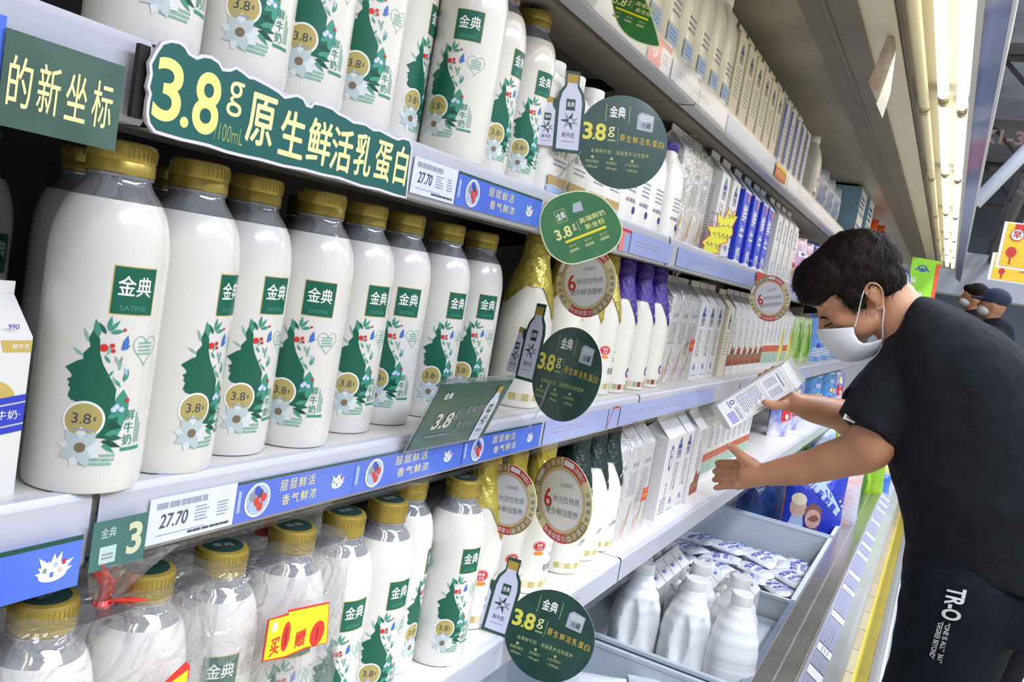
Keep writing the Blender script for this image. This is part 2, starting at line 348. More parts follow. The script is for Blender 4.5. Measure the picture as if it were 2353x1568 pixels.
# ================================================================== the tall milk bottles with the green profile
BR=.0388
def tz(X,Y):
    px,py=X*.4337,Y*.4337+560; ax=288-.1536*(py-335); s=max(-.98,min(.98,(px-ax)/143))
    return BR*(math.asin(s)-.52),(1135-py)/3400
def profile_art():
    A=Art(.00012); T=lambda pts:[tz(*p) for p in pts]
    # logo square
    A.rect(-.0155,.1255,.0155,.1585,GOLDP,1).rect(-.0148,.1262,.0148,.1578,GREEN,2)
    A.text('金典',0,.1452,.0135,PW,3,w=.0235,bold=.02).text('SATINE',0,.1305,.0035,GREENM,3,w=.018)
    # profile
    A.poly(T([(500,425),(470,480),(478,520),(440,560),(438,592),(410,602),(345,645),(372,672),(378,690),(352,706),(364,722),(355,738),(368,752),(352,790),(368,812),(410,822),(480,826),(520,850),(532,905),(512,960),(485,1005),(560,1012),(600,950),(606,860),(592,800),(602,740),(565,665),(538,610),(524,550),(527,480)]),GREEN,2)
    A.poly(T([(592,800),(640,740),(668,800),(655,880),(600,1000),(530,1010),(590,900)]),GREENM,1)
    for x,y,dx,dy,w,mm in [(520,470,-10,-95,26,GREENM),(470,500,-22,-75,12,GREENL),(440,575,-55,-40,10,GREENL),(570,430,22,-80,18,GREENM),(575,435,60,-65,16,GREENM),(580,440,75,-15,18,GREENM),(560,450,-35,-60,16,GREEN),
        (560,560,30,-60,12,GREENL),(575,600,-30,-40,12,GREENM),(600,560,25,60,12,GREENL),(590,640,-30,40,10,GREENM),(620,640,10,-70,14,GREENL),(640,700,30,-70,22,GREENM),(610,720,-25,-50,12,GREENL),(650,620,8,50,12,BLUEL),(640,560,-20,50,10,GREYP),(600,690,25,40,12,GREENM),
        (560,860,90,-20,34,GREEN),(550,900,95,-60,30,GREENM),(545,930,80,20,30,GREEN2),(520,1000,105,10,26,GREEN),(515,1020,100,40,24,GREEN2),(510,1030,70,60,20,GREENM),(530,990,95,-30,24,GREENM),
        (375,990,10,40,26,GREENM),(440,1090,-40,60,30,GREENL)]:
        a,b=tz(x,y); c,d=tz(x+dx,y+dy); l=math.hypot(c-a,d-b); A.leaf(a,b,l,w*.00016,math.atan2(d-b,c-a),mm,3)
    for x,y,r in ((545,522,.0026),(588,508,.0016),(592,535,.0014),(656,800,.0015),(655,420,.0011)): A.disc(*tz(x,y),r,RED,4,n=12)
    a,b=tz(650,500); A.leaf(a,b-.004,.011,.004,1.4,mat('print_bird_blue','3c6fc0'),4).leaf(a-.002,b-.003,.007,.003,.4,MATS['print_bird_blue'],4)
    for x,y in ((600,835),(625,850),(585,850)): A.disc(*tz(x,y),.0022,BLUEL,4,n=12).disc(*tz(x,y),.001,PW,5,n=8)
    # badge
    a,b=tz(430,912); A.disc(a,b,.0130,PW,3).disc(a,b,.0114,mat('print_badge','b3a562',.4),4)
    A.text('3.8',a-.0015,b+.001,.0070,INK,5,bold=.0,w=.0115).text('g',a+.0065,b+.001,.0028,INK,5).lines(a-.006,b-.0085,a+.006,b-.005,1,INKL,5)
    # flower
    a,b=tz(405,1060)
    for i in range(9):
        th=i*.7+.2; A.leaf(a,b,.0145,.0085,th,(mat('print_petal','d6dee0'),mat('print_petal_shade','b9c8cc'))[i%2],4+(i%2))
    A.disc(a,b,.0035,mat('print_pistil','7c6a52'),6,n=12)
    a,b=tz(495,1125); A.lines(a-.0115,b-.0045,a+.0115,b+.0045,3,GREENL,3,t=.6,frac=.9)
    # upright print and heart outline
    for i,ch in enumerate('鲜牛奶'): A.text(ch,.0085,.0565-i*.0088,.0078,GREENM,3)
    for i in range(3): A.rect(.0142+i*.002,.036,.0150+i*.002,.058-i*.004,GREENL,3)
    A.lines(.004,.0305,.021,.034,1,GREENM,3,t=.7)
    hx,hy=.014,.103; H=[(hx+.0105*(16*math.sin(t)**3)/16,hy+.0115*(13*math.cos(t)-5*math.cos(2*t)-2*math.cos(3*t)-math.cos(4*t))/16) for t in [i*2*PI/24 for i in range(25)]]
    A.line(H,.0005,GREENL,3).lines(hx-.006,hy-.005,hx+.006,hy+.005,4,GREENL,3,t=.45)
    return A
PA=profile_art()
BODY=[(0,.002),(.030,.0008),(.0345,0),(.0375,.0015),(.0383,.005),(BR,.012),(BR,.160),(.0385,.168),(.0375,.177),(.0354,.187),(.0330,.1945),(.0300,.2005)]
NECKP=[(.0300,.2005),(.0265,.2055),(.0232,.2095),(.0212,.213),(.0208,.2155),(.0222,.2162),(.0222,.2178),(.0205,.2186)]
CAPP=[(.0216,.2182),(.0222,.2188),(.0222,.2262),(.0219,.2268),(.0219,.2274),(.0222,.228),(.0222,.2372),(.0212,.2395),(.0190,.2405),(0,.2405)]
CAPG=mat('cap_disc_green','1d3a33',.35)
def prof_bottle(green):
    t=thing('milk_bottle','milk bottle','bottle')
    MB().lathe(BODY,WHITE,48).build('body',t)
    MB().lathe(NECKP,NECK,36,cap=False).lathe([(.0295,.2003),(0,.2003)],WHITE,36,cap=False).lathe([(.018,.2015),(.0175,.216)],NECK,24,cap=False).build('neck',t)
    m=MB().lathe(CAPP,GOLD,40)
    for i in range(40):      # grip ribs
        a=2*PI*i/40; M=Matrix.Rotation(a,4,'Z'); m.box((.0221,-.0006,.2292),(.0226,.0006,.2366),GOLD,M)
    c=m.build('cap',t)
    if green:
        A=Art(.0002).disc(0,0,.0172,CAPG,1).text('金典',0,0,.008,GREYP,2,w=.018)
        A.on('cap_disc',flat((0,0,.2405),(0,1,0),(-1,0,0)),c)
    PA.on('label',cyl(BR),t,step=.003)
    return t
BOT=Proto(lambda:None) if False else Proto(prof_bottle(False)); BOTG=Proto(prof_bottle(True))
def facing(pos,px,th0,zl):
    """turn that puts the print at angle th0 on the bottle into column px"""
    best=(1e9,0)
    for i in range(-60,61):
        ph=math.radians(i*1.5); a=ph+th0; q=(pos[0]+BR*math.cos(a),pos[1]+BR*math.sin(a),pos[2]+zl)
        # must face the camera
        if math.cos(a)*(CAM.x-q[0])+math.sin(a)*(CAM.y-q[1])<=0: continue
        e=abs(proj(q)[0]-px)+abs(i)*.05
        if e<best[0]: best=(e,ph)
    return best[1]
MIDROW=[(288,335,-.522,312),(462,378,-.532,530),(600,408,-.550,637),(740,447,-.543,737),(846,470,-.562,872),(936,490,-.568,940),(1031,510,-.571,1053),(1111,525,-.580,1122)]
def apart(rows,D=.0779):
    T=[(x,YAT(cx,x,z)) for cx,x,z in rows]; P=[list(t) for t in T]
    for it in range(600):
        if it<400:
            for p,t in zip(P,T): p[0]+=(t[0]-p[0])*.03; p[1]+=(t[1]-p[1])*.06
        for i in range(len(P)):
            for j in range(max(0,i-2),i):
                dx,dy=P[i][0]-P[j][0],P[i][1]-P[j][1]; d=math.hypot(dx,dy)
                if d<D:
                    k=(D-d)/2/d; P[i][0]+=dx*k; P[i][1]+=dy*k; P[j][0]-=dx*k; P[j][1]-=dy*k
        for p in P: p[0]=min(p[0],-.512+.0)
    return P
AM=apart([(r[0],r[2],Z2+.24) for r in MIDROW])
for i,(cx,cy,x,lx) in enumerate(MIDROW):
    pos=(AM[i][0],AM[i][1],Z2)
    BOT(pos,facing(pos,lx,0,.142),'milk bottle with green profile, '+('leftmost and largest on the middle shelf' if i==0 else ORD[i]+' from the left on the middle shelf'),'gold-capped bottles in the middle shelf front row')
UPROW=[(345,40,-.535,380,-.55),(568,25,-.535,560,-.55),(697,90,-.540,695,-.55),(818,155,-.543,820,-.55),(940,205,-.568,950,-.55),(1003,235,-.553,1080,0),(1104,290,-.566,1195,0),(1180,315,-.574,1253,0)]
AU=apart([(r[0],r[2],Z3+.055) for r in UPROW])
for i,(cx,cy,x,lx,th) in enumerate(UPROW):
    pos=(AU[i][0],AU[i][1],Z3)
    BOT(pos,facing(pos,lx,th,.052 if th else .142),'milk bottle with green profile, '+('leftmost on the upper shelf, cut off by the picture edge' if i==0 else ORD[i]+' from the left on the upper shelf'),'gold-capped bottles in the upper shelf front row')
LOWROW=[(520,1298,-.508,505,0),(690,1262,-.508,690,0),(788,1195,-.512,815,0),(895,1168,-.512,918,0),(966,1138,-.54,995,0),(1056,1118,-.515,1083,0)]
AL=apart([(112,-.508,Z1+.24),(345,-.508,Z1+.24)]+[(r[0],r[2],Z1+.24) for r in LOWROW])
for i,(cx,cy,x,lx,th) in enumerate(LOWROW):
    pos=(AL[i+2][0],AL[i+2][1],Z1)
    BOTG(pos,facing(pos,lx,0,.142),'bottle with green-topped gold cap, '+('in clear film beside the ribboned pack' if i==0 else 'wearing a yellow and red promotion card' if i==1 else ORD[i-2]+' loose one from left, lower shelf'),'green-topped bottles on the lower shelf')
for i,(cx,cy) in enumerate([(112,1420),(345,1368)]):
    pos=(AL[i][0],AL[i][1],Z1)
    BOTG(pos,.2,'gold-capped milk bottle inside '+('the ribboned film pack, left one of the pair' if i==0 else 'the ribboned film pack, right one of the pair'),'green-topped bottles on the lower shelf')
# the bottles do not touch: push the rear one of a touching pair further back along its line of sight
# second rows in the shade behind
k=0
for z,x,ys,nm in ((Z2,-.70,[.30,.40,.50,.60,.70,.80,.90,1.0],'middle'),(Z1,-.66,[.42,.52,.62,.72,.82],'lower')):
    for j,y in enumerate(ys):
        (BOT if z==Z2 else BOTG)((x-.01*(j%2),y,z),.3*math.sin(j*2.1),f'shaded bottle in the back row of the {nm} shelf, {ORD[j]} from the left',f'back row bottles on the {nm} shelf')
# ================================================================== tickets, strips and hanging signs
LILAC=mat('strip_lilac','a2b0e2',.4,noise_amt=.05,nscale=5); TICK=mat('ticket_white','dfe5f4',.4); PROMO=mat('promo_blue','4468d6',.35,color2='5479de',nscale=9)
def strip_fn(lv,dx=.0052): return flat((XF[lv]+dx,0,ZS[lv]-LIPH[lv]/2-.004),(0,1,0),(0,0,1))
def ticket(lv,p0,p1,label,cat,draw,base=TICK,dx=.0052,dz=0,h=None,grp=None,name='shelf_ticket'):
    """a paper slipped in the channel between pixel columns p0 and p1"""
    x=XF[lv]+dx; z=ZS[lv]-LIPH[lv]/2-.004; y0,y1=YAT(p0,x,z),YAT(p1,x,z); h=h or LIPH[lv]/2-.009; c=(y0+y1)/2; w=(y1-y0)/2
    t=thing(name,label,cat,(x,c,z+dz),group=grp)
    MB().box((-.0006,-w,-h),(0,w,h),base).build('paper',t,smooth=0)
    A=Art(.00015); draw(A,w,h); A.on('print',flat((0,0,0),(0,1,0),(0,0,1)),t)
    return t
def d_price(A,w,h):
    A.lines(-w*.85,h*.45,w*.3,h*.8,1,INKL,1,t=.8); A.text('27.70',-w*.45,-h*.05,h*.62,INK,2,w=w*.62,shear=.15)
    A.lines(w*.02,-h*.4,w*.38,h*.35,5,INKL,1,frac=.6).lines(w*.55,-h*.4,w*.85,h*.35,5,INKL,1,frac=.6).rect(-w*.8,-h*.68,w*.3,-h*.64,INKL,1); A.lines(-w*.1,-h*.85,w*.9,-h*.72,1,INK,1,t=.9,frac=1)
def splash(A,x,y,s,L=2):
    W=mat('print_milk_splash','e4e9f6',.4)
    for i in range(9):
        a=PI*(.08+.84*i/8); A.leaf(x,y-s*.4,s*(1.0+.25*math.sin(i*2.3)),s*.35,a,W,L)
    A.disc(x,y-s*.35,s*.7,W,L,ry=s*.35,n=18)
    for i,(a,b) in enumerate([(-.4,-.1),(.1,.1),(.35,-.2),(-.05,-.35),(.5,.15)]): A.rect(x+a*s-s*.09,y+b*s-s*.12,x+a*s+s*.09,y+b*s+s*.12,(GREYP,BLUEL,mat('print_peach','e8b79b'),PROMO,RED)[i],L+1)
def circlepic(A,x,y,r,L=2):
    A.disc(x,y,r,BLUEL,L,ry=r*1.05).ring(x,y,r*.95,r*1.08,PW,L+1)
    for i,(a,b,c) in enumerate([(-.45,.25,GREYP),(.15,.4,INK),(.5,.1,RED),(-.1,-.1,RED),(.25,-.45,RED),(-.5,-.35,BLUEL),(-.1,.6,BLUE)]): A.disc(x+a*r,y+b*r,r*.26,c,L+2,ry=r*.3,n=10)
def d_promo(A,w,h):
    A.rect(-w,h*.86,w,h,GREEN2,1)
    circlepic(A,-w*.68,-h*.05,h*.78); A.rect(-w*.97,-h*.5,-w*.93,h*.55,BLUEL,1)
    for i,c in enumerate('层层鲜活'): A.text(c,-w*.28+i*w*.155,h*.38,h*.55,CREAM,2,bold=.012,w=w*.125)
    for i,c in enumerate('香气鲜浓'): A.text(c,-w*.22+i*w*.155,-h*.38,h*.55,CREAM,2,bold=.012,w=w*.125)
    splash(A,w*.68,0,h*.62)
def d_green3(A,w,h):
    A.text('3',w*.55,h*.05,h*1.35,mat('print_pale_gold','c9cdaa'),2,w=w*.55,bold=.03).text('金典',-w*.45,h*.5,h*.42,mat('print_haze_white','b9cfcb'),2,w=w*.55); A.rect(-w*.7,-h*.75,-w*.1,-h*.05,MATS['print_haze_white'],2).lines(-w*.6,-h*.6,-w*.2,-h*.3,2,GREYP,3)
def d_plain(A,w,h): A.lines(-w*.8,-h*.3,w*.3,h*.4,2,INKL,1,t=.25)
def d_red(A,w,h):
    A.rect(-w,h*.6,w,h,RED,1).rect(-w,-h,w*.1,h*.6,mat('print_rose','ea8580'),1).disc(-w*.45,-h*.1,h*.45,PW,2).text('惠',-w*.45,-h*.1,h*.5,RED,3).rect(w*.1,-h,w,h*.6,TICK,1); A.lines(w*.25,-h*.5,w*.8,h*.3,3,INKL,2)
# middle lip
ticket(2,-60,190,'blue promotional strip at the left end of the middle shelf lip','shelf ticket',lambda A,w,h:(splash(A,w*.45,0,h*.8),A.rect(-w,h*.82,w,h,GREEN2,1)),PROMO,dz=-.012,dx=.012)
TEALT=mat('ticket_teal','41706c',.4,noise_amt=.08,nscale=9)
ticket(2,212,338,'teal ticket with a big pale figure 3 on the middle shelf lip','shelf ticket',d_green3,TEALT,dz=-.006,dx=.0115)
ticket(2,340,540,'white price ticket reading 27.70 on the middle shelf lip','shelf ticket',d_price)
ticket(2,541,812,'blue promotional strip right of the 27.70 ticket on the middle lip','shelf ticket',d_promo,PROMO,grp='blue promotional strips')
ticket(2,813,1062,'blue promotional strip partly behind the slanted sign on the middle lip','shelf ticket',d_promo,PROMO,grp='blue promotional strips')
ticket(2,1064,1242,'blue promotional strip under the slanted green sign on the middle lip','shelf ticket',d_promo,PROMO,grp='blue promotional strips')
ticket(2,1250,1395,'plain lilac strip behind the middle round tag on the middle lip','shelf ticket',d_plain,LILAC)
ticket(2,1397,1420,'narrow red-edged ticket on the middle shelf lip','shelf ticket',lambda A,w,h:A.line([(-w,-h),(-w*.2,h),(w,h)],.003,RED,1),LILAC)
ticket(2,1424,1640,'long lilac strip on the middle lip left of the held carton','shelf ticket',d_plain,LILAC)
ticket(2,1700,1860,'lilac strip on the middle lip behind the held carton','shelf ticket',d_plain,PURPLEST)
# upper lip
def d_new(A,w,h):
    for i,c in enumerate('的新坐标'): A.text(c,-w*.72+i*w*.46,-h*.02,h*1.05,CREAM,2,w=w*.36)
t=ticket(3,12,285,'dark green ticket lettered in cream at the left of the upper lip','shelf ticket',d_new,mat('ticket_dark_green','3f5a4f',.35,color2='4b6a60',nscale=14),dx=.02,dz=-.018,h=.026)
ticket(3,-80,10,'blue ticket end at the left edge of the upper lip','shelf ticket',lambda A,w,h:None,PROMO,dx=.018,dz=-.012,h=.026)
ticket(3,948,1048,'white price ticket reading 27.70 right of the long green sign','shelf ticket',d_price)
ticket(3,1050,1242,'blue promotional strip on the upper lip right of the price ticket','shelf ticket',d_promo,PROMO)
ticket(3,1425,1447,'red-topped ticket on the upper lip beside the glossy round tag','shelf ticket',lambda A,w,h:A.rect(-w,h*.75,w,h,RED,1).rect(-w,-h,-w*.2,h*.75,MATS['print_rose'],1),LILAC)
ticket(3,1449,1543,'pale strip on the upper lip above the purple necks','shelf ticket',d_plain,LILAC)
ticket(3,1556,1735,'long lilac strip on the upper lip under the yellow starburst','shelf ticket',d_plain,LILAC)
ticket(3,1737,1765,'small red and yellow sticker on the upper shelf lip','sticker',lambda A,w,h:A.rect(-w*.3,-h*.5,w*.3,h*.3,YEL,1),RED,h=.012,dz=.014,dx=.0095)
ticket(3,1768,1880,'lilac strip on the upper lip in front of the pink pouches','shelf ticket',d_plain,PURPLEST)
# top lip
ticket(4,1492,1540,'red and white ticket on the top lip beside the hanging green tag','shelf ticket',d_red,TICK,h=.022,dz=.003)
ticket(4,1545,1668,'white ticket strip on the top lip below the tall jugs','shelf ticket',d_plain,TICK)
ticket(4,1672,1780,'lilac strip on the top lip below the gabled cartons','shelf ticket',d_plain,LILAC)
ticket(4,1782,1806,'small orange and yellow sticker on the top shelf lip','sticker',lambda A,w,h:A.rect(-w,h*.5,w,h,YEL,1).lines(-w*.8,-h*.5,w*.8,h*.3,2,YEL,1),mat('sticker_orange','e0683c'),h=.018,dx=.0095)
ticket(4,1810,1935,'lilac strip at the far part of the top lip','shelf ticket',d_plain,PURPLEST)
# ---- long green sign
PLX=-.474
def Q(px,py): p=PX(px,py,PLX); return (p.y,p.z)
t=thing('shelf_sign','long teal sign with scalloped edge and cream lettering on the upper lip','sign',(PLX,.5,1.54))
off=lambda P:[(a-.5,b-1.54) for a,b in P]
OUT=off([Q(*p) for p in [(336,262),(338,235),(343,215),(338,200),(345,170),(343,145),(357,118),(372,96),(392,90),(414,94),(428,105),(436,120),(452,130),(468,125),(486,128),(504,140),(513,157),(528,158),(543,152),(560,163),(574,175),(584,176),(600,184),(622,196),(641,208),(655,221),(665,219),(682,216),(698,224),(706,240),(716,243),(722,234),(742,238),(765,247),(778,258),(795,266),(812,278),(826,280),(842,284),(858,296),(874,297),(888,305),(903,313),(915,318),(926,315),(942,320),(948,340),(940,400),(934,456),(905,450),(870,438),(830,430),(780,412),(740,404),(700,393),(650,384),(600,370),(560,362),(520,352),(480,338),(450,331),(420,325),(385,315),(355,306),(340,285)]])
def inset(P,d):
    n=len(P); R=[]; a=sum(P[i][0]*P[(i+1)%n][1]-P[(i+1)%n][0]*P[i][1] for i in range(n)); sg=1 if a>0 else -1
    for i in range(n):
        x0,y0=P[i-1];x1,y1=P[i];x2,y2=P[(i+1)%n]; ax,ay=x2-x0,y2-y0; l=math.hypot(ax,ay) or 1
        R.append((x1-sg*ay/l*d,y1+sg*ax/l*d))
    return R
fS=flat((0,0,0),(0,1,0),(0,0,1))
MB().slab(OUT,fS,.003,mat('sign_board_edge','dcd8e2',.4)).build('board',t,smooth=0)
TEAL=mat('sign_teal','195c58',.4)
A=Art(.0002); A.poly(inset(OUT,.0022),TEAL,1)
def tp(body,cx,cy,hpx,wpx,m=CREAM,bold=.035,font=None,shear=0):
    y,z=Q(cx,cy); h=Q(cx,cy-hpx/2)[1]-Q(cx,cy+hpx/2)[1]; w=Q(cx+wpx/2,cy)[0]-Q(cx-wpx/2,cy)[0]
    A.text(body,y-.5,z-1.54,h,m,2,w=w,bold=bold)
tp('3',387,208,150,66,bold=.018,m=mat('print_lemon','ece48a')); tp('8',475,238,148,62,bold=.018,m=MATS['print_lemon']); tp('.',422,281,26,20,m=MATS['print_lemon'],bold=.05)
tp('g',540,228,84,36,bold=.0); tp('/100mL',525,308,40,68,m=mat('print_dim_gold','8fa36a'),bold=0)
for c,cx,cy,h,w in [('原',600,277,118,62),('生',672,309,106,56),('鲜',734,327,104,54),('活',785,345,100,48),('乳',834,357,98,40),('蛋',880,371,92,37),('白',921,381,90,28)]: tp(c,cx,cy,h,w,bold=.03)
A.on('print',fS,t)
# black peg strip beside it
tag(MB().box((-.004,-.004,-.024),(0,.004,.022),DARK).build('strip_end_clip',loc=(-.480,YAT(325,-.48,1.54),1.54)),'black end clip between the left ticket and the long sign','clip')
# ---- tags hung on clear arms
DKG=mat('tag_dark_green','1f4a3c',.3,color2='173c34',nscale=30,coat=.4); TAGY=mat('print_tag_yellow','d9cf55',.4); TAGD=mat('print_tag_dim','a9b87a',.4)
def frame(px,py,Z,ang,yaw=0,pitch=0):
    c=PD(px,py,Z); a=math.radians(ang)
    U=(rgt*math.cos(a)+dwn*math.sin(a)); V=(rgt*math.sin(a)-dwn*math.cos(a)); 
    M=Matrix.Rotation(math.radians(yaw),3,V)@Matrix.Rotation(math.radians(pitch),3,U)
    return c,(M@U).normalized(),(M@V).normalized()
def set_frame(o,fr):
    c,U,V=fr; N=U.cross(V); o.matrix_world=Matrix.Translation(c)@Matrix((U,V,N)).transposed().to_4x4()
XY=flat((0,0,0),(1,0,0),(0,1,0))
def bottle_cut(A,x,y,w,h,L):
    B=mat('print_bottle_lilac','c9cbe2',.35); p=[(-.5,-.5),(.5,-.5),(.5,.12),(.42,.24),(.24,.33),(.22,.4),(-.22,.4),(-.24,.33),(-.42,.24),(-.5,.12)]
    A.poly([(x+a*w,y+b*h) for a,b in p],B,L).rect(x-.25*w,y+.385*h,x+.25*w,y+.5*h,mat('print_cap_gold','a98f38'),L+1)
    A.rect(x-.2*w,y+.02*h,x+.2*w,y+.17*h,DKG,L+1).text('金典',x,y+.1*h,h*.07,PW,L+2,w=w*.32)
    A.disc(x,y-.12*h,w*.17,INK,L+1,n=14).disc(x+.05*w,y-.12*h,w*.09,B,L+2,n=12)
    for i in range(7): A.leaf(x,y-.12*h,w*.42,w*.1,.3+i*.95,(GREYP,DKG)[i%2],L+1)
    A.text('鲜牛奶',x,y-.31*h,h*.075,INK,L+1,w=w*.55,bold=0).lines(x-w*.3,y-.41*h,x+w*.3,y-.38*h,1,INKL,L+1)
def outline_bottle(x,y,w,h,g):
    p=[(-.5,-.5),(.5,-.5),(.5,.12),(.42,.24),(.24,.33),(.24,.5),(-.24,.5),(-.24,.33),(-.42,.24),(-.5,.12)]
    return [(x+a*(w+2*g),y+b*(h+2*g)) for a,b in p]
R=.064
def round_tag(px,py,Z,ang,yaw,label,pitch=0,bx=-.112,by=.040,sx=1):
    t=thing('round_tag',label,'tag'); k=R/.1
    n=48; D=[(R*math.cos(2*PI*i/n),R*math.sin(2*PI*i/n)) for i in range(n)]
    m=MB().slab(D,XY,.0012,DKG,mat('tag_edge','cfd6cf',.3)); ob=m.build('disc',t,smooth=0)
    A=Art(.0002)
    A.text('金典',-.010,.040,.0155,PW,2,w=.022,bold=.03).rect(-.0265,.026,-.0257,.050,TAGD,1).rect(.0065,.026,.0073,.050,TAGD,1)
    A.poly([(.018,.020),(.041,.018),(.042,.040),(.024,.044),(.0185,.040)],mat('print_haze','a9b3c2'),1).text('冷藏',.031,.026,.008,DKG,2,w=.014).lines(.022,.032,.040,.040,3,PW,2)
    A.text('3',-.050,.010,.0235,TAGY,2,w=.0145,bold=.04).text('.',-.0405,.0005,.0035,TAGY,2,w=.0035,bold=.05).text('8',-.0315,.010,.0235,TAGY,2,w=.015,bold=.04).text('g',-.0165,.012,.014,CREAM,2,w=.009,bold=0).lines(-.021,-.002,-.010,.003,1,TAGD,2).rect(-.0075,-.004,-.0069,.020,TAGD,1)
    for i,c in enumerate('原生鲜活乳蛋白'): A.text(c,-.0005+i*.0092,.006-.0006*i,.0092,mat('print_tag_gold','cbb24c'),2,w=.0072,bold=.02)
    for i,c in enumerate('金典鲜牛奶 保留更多活性营养'): 
        if c!=' ': A.text(c,-.0405+i*.0059,-.0155,.0058,TAGD,2,w=.005,bold=.01)
    for x,l1,l2 in ((-.040,'免疫球蛋白','~200mg/L'),(-.013,'乳铁蛋白','~45mg/L'),(.016,'β-乳球蛋白','~1500mg/L')):
        A.disc(x,-.0245,.0022,TAGD,2,n=8).text(l1,x,-.0305,.0045,TAGD,2,w=.019 if len(l1)>4 else .015,bold=.01).text(l2,x,-.038,.0045,TAGD,2,w=.018,bold=.01)
    A.on('print',XY,ob)
    m=MB(); w,h=.031,.102; m.slab(outline_bottle(bx+.036,by-.008,w,h,.0045),flat((0,0,.0006),(1,0,0),(0,1,0)),.0014,DKG)
    m.slab([(bx-.010,by-.048),(bx+.044,by-.060),(bx+.046,by+.004),(bx-.012,by+.012)],flat((0,0,.0002),(1,0,0),(0,1,0)),.0010,DKG)
    cb=m.build('bottle_cutout',t,smooth=0); A=Art(.0002); bottle_cut(A,bx+.036,by-.008,w,h,1); A.on('print',flat((0,0,.0006),(1,0,0),(0,1,0)),cb)
    A=Art(.0002); bottle_cut(A,bx+.006,by-.024,.023,.066,1); A.on('print',flat((0,0,.0002),(1,0,0),(0,1,0)),cb)
    set_frame(t,frame(px,py,Z,ang,yaw,pitch)); return t
round_tag(1430,327,1.16,5,8,'round dark green tag with bottle cutouts hanging over the upper shelf')
round_tag(1300,860,1.14,13,-48,'round dark green tag over the middle shelf lip right of slanted sign')
round_tag(1262,1462,1.19,16,-12,'round dark green tag with bottle cutouts below the lower shelf lip')
def arm(p0,p1,label):
    tag(MB().tube([p0,(Vector(p0)+Vector(p1))/2+Vector((.004,0,.004)),p1],.0016,CLEAR,n=6).build('clear_tag_arm'),label,'tag holder')
arm(PD(1350,330,1.17),PX(1275,415,-.485),'clear plastic arm holding the upper dark round tag')
arm(PD(1262,880,1.15),PX(1215,985,-.486),'clear plastic arm holding the middle dark round tag')
arm(PD(1300,1385,1.20),PX(1330,1375,-.462),'clear plastic arm holding the lowest dark round tag')
PICKG=mat('tag_mid_green','3a7a3c',.12,color2='2f6b45',nscale=25,coat=.9)
def pick_tag(pxs,cx,cy,Z,ang,yaw,label,s=1):
    fr=frame(cx,cy,Z,ang,yaw); c,U,V=fr; N=U.cross(V); P=[]
    for p in pxs:
        r=ray(*p); k=(c-CAM).dot(N)/r.dot(N); q=CAM+r*k-c; P.append((q.dot(U),q.dot(V)))
    # smooth outline
    Q2=[]; n=len(P)
    for i in range(n):
        p0,p1,p2,p3=[Vector(P[(i+j-1)%n]) for j in range(4)]
        for k in range(4):
            u=k/4; v=.5*((2*p1)+(p2-p0)*u+(2*p0-5*p1+4*p2-p3)*u*u+(3*p1-p0-3*p2+p3)*u**3); Q2.append((v.x,v.y))
    t=thing('green_tag',label,'tag'); b=MB().slab(Q2,XY,.0012,mat('tag_cream_edge','dfe3b4',.3)).build('board',t,smooth=0)
    A=Art(.0002); A.poly(inset(Q2,.0016),PICKG,1)
    S=s; A.text('金典',-.022*S,.024*S,.011*S,PW,3,w=.0125*S,bold=.03).frame(-.030*S,.015*S,-.014*S,.033*S,.0004,CREAM,2).poly([(-.004*S,.022*S),(.012*S,.020*S),(.013*S,.034*S),(.001*S,.034*S)],mat('print_haze','a9b3c2'),2)
    A.text('3.8',-.028*S,.000,.016*S,mat('print_pick_yellow','dce08a'),3,w=.025*S,bold=.03).text('g',-.010*S,.002*S,.010*S,CREAM,3,w=.005*S,bold=0).rect(-.004*S,-.006*S,-.0035*S,.010*S,CREAM,2)
    A.text('高端鲜奶',.020*S,.007*S,.0085*S,MATS['print_pick_yellow'],3,w=.040*S,bold=.02).text('新坐标',.020*S,-.004*S,.0085*S,MATS['print_pick_yellow'],3,w=.030*S,bold=.02)
    A.rect(-.030*S,-.0155*S,.034*S,-.012*S,YEL,2)
    for x in (-.022,.002,.026): A.text('营养',x*S,-.022*S,.004*S,TAGD,3,w=.012*S).lines((x-.007)*S,-.031*S,(x+.007)*S,-.026*S,1,TAGD,3,t=.8)
    A.on('print',XY,b); set_frame(t,fr); return t
pick_tag([(1240,520),(1243,490),(1260,462),(1292,445),(1335,438),(1378,450),(1410,480),(1430,520),(1424,556),(1398,582),(1350,600),(1308,608),(1270,590),(1250,560)],1335,520,1.10,-22,6,'glossy green rounded tag in front of the gold foil bottle necks',.9)
pick_tag([(1404,-40),(1408,20),(1425,65),(1460,95),(1512,108),(1514,88),(1500,40),(1480,-10),(1450,-60),(1420,-70)],1458,15,1.12,28,-15,'green rounded tag cut off by the top edge at the top lip',.75)
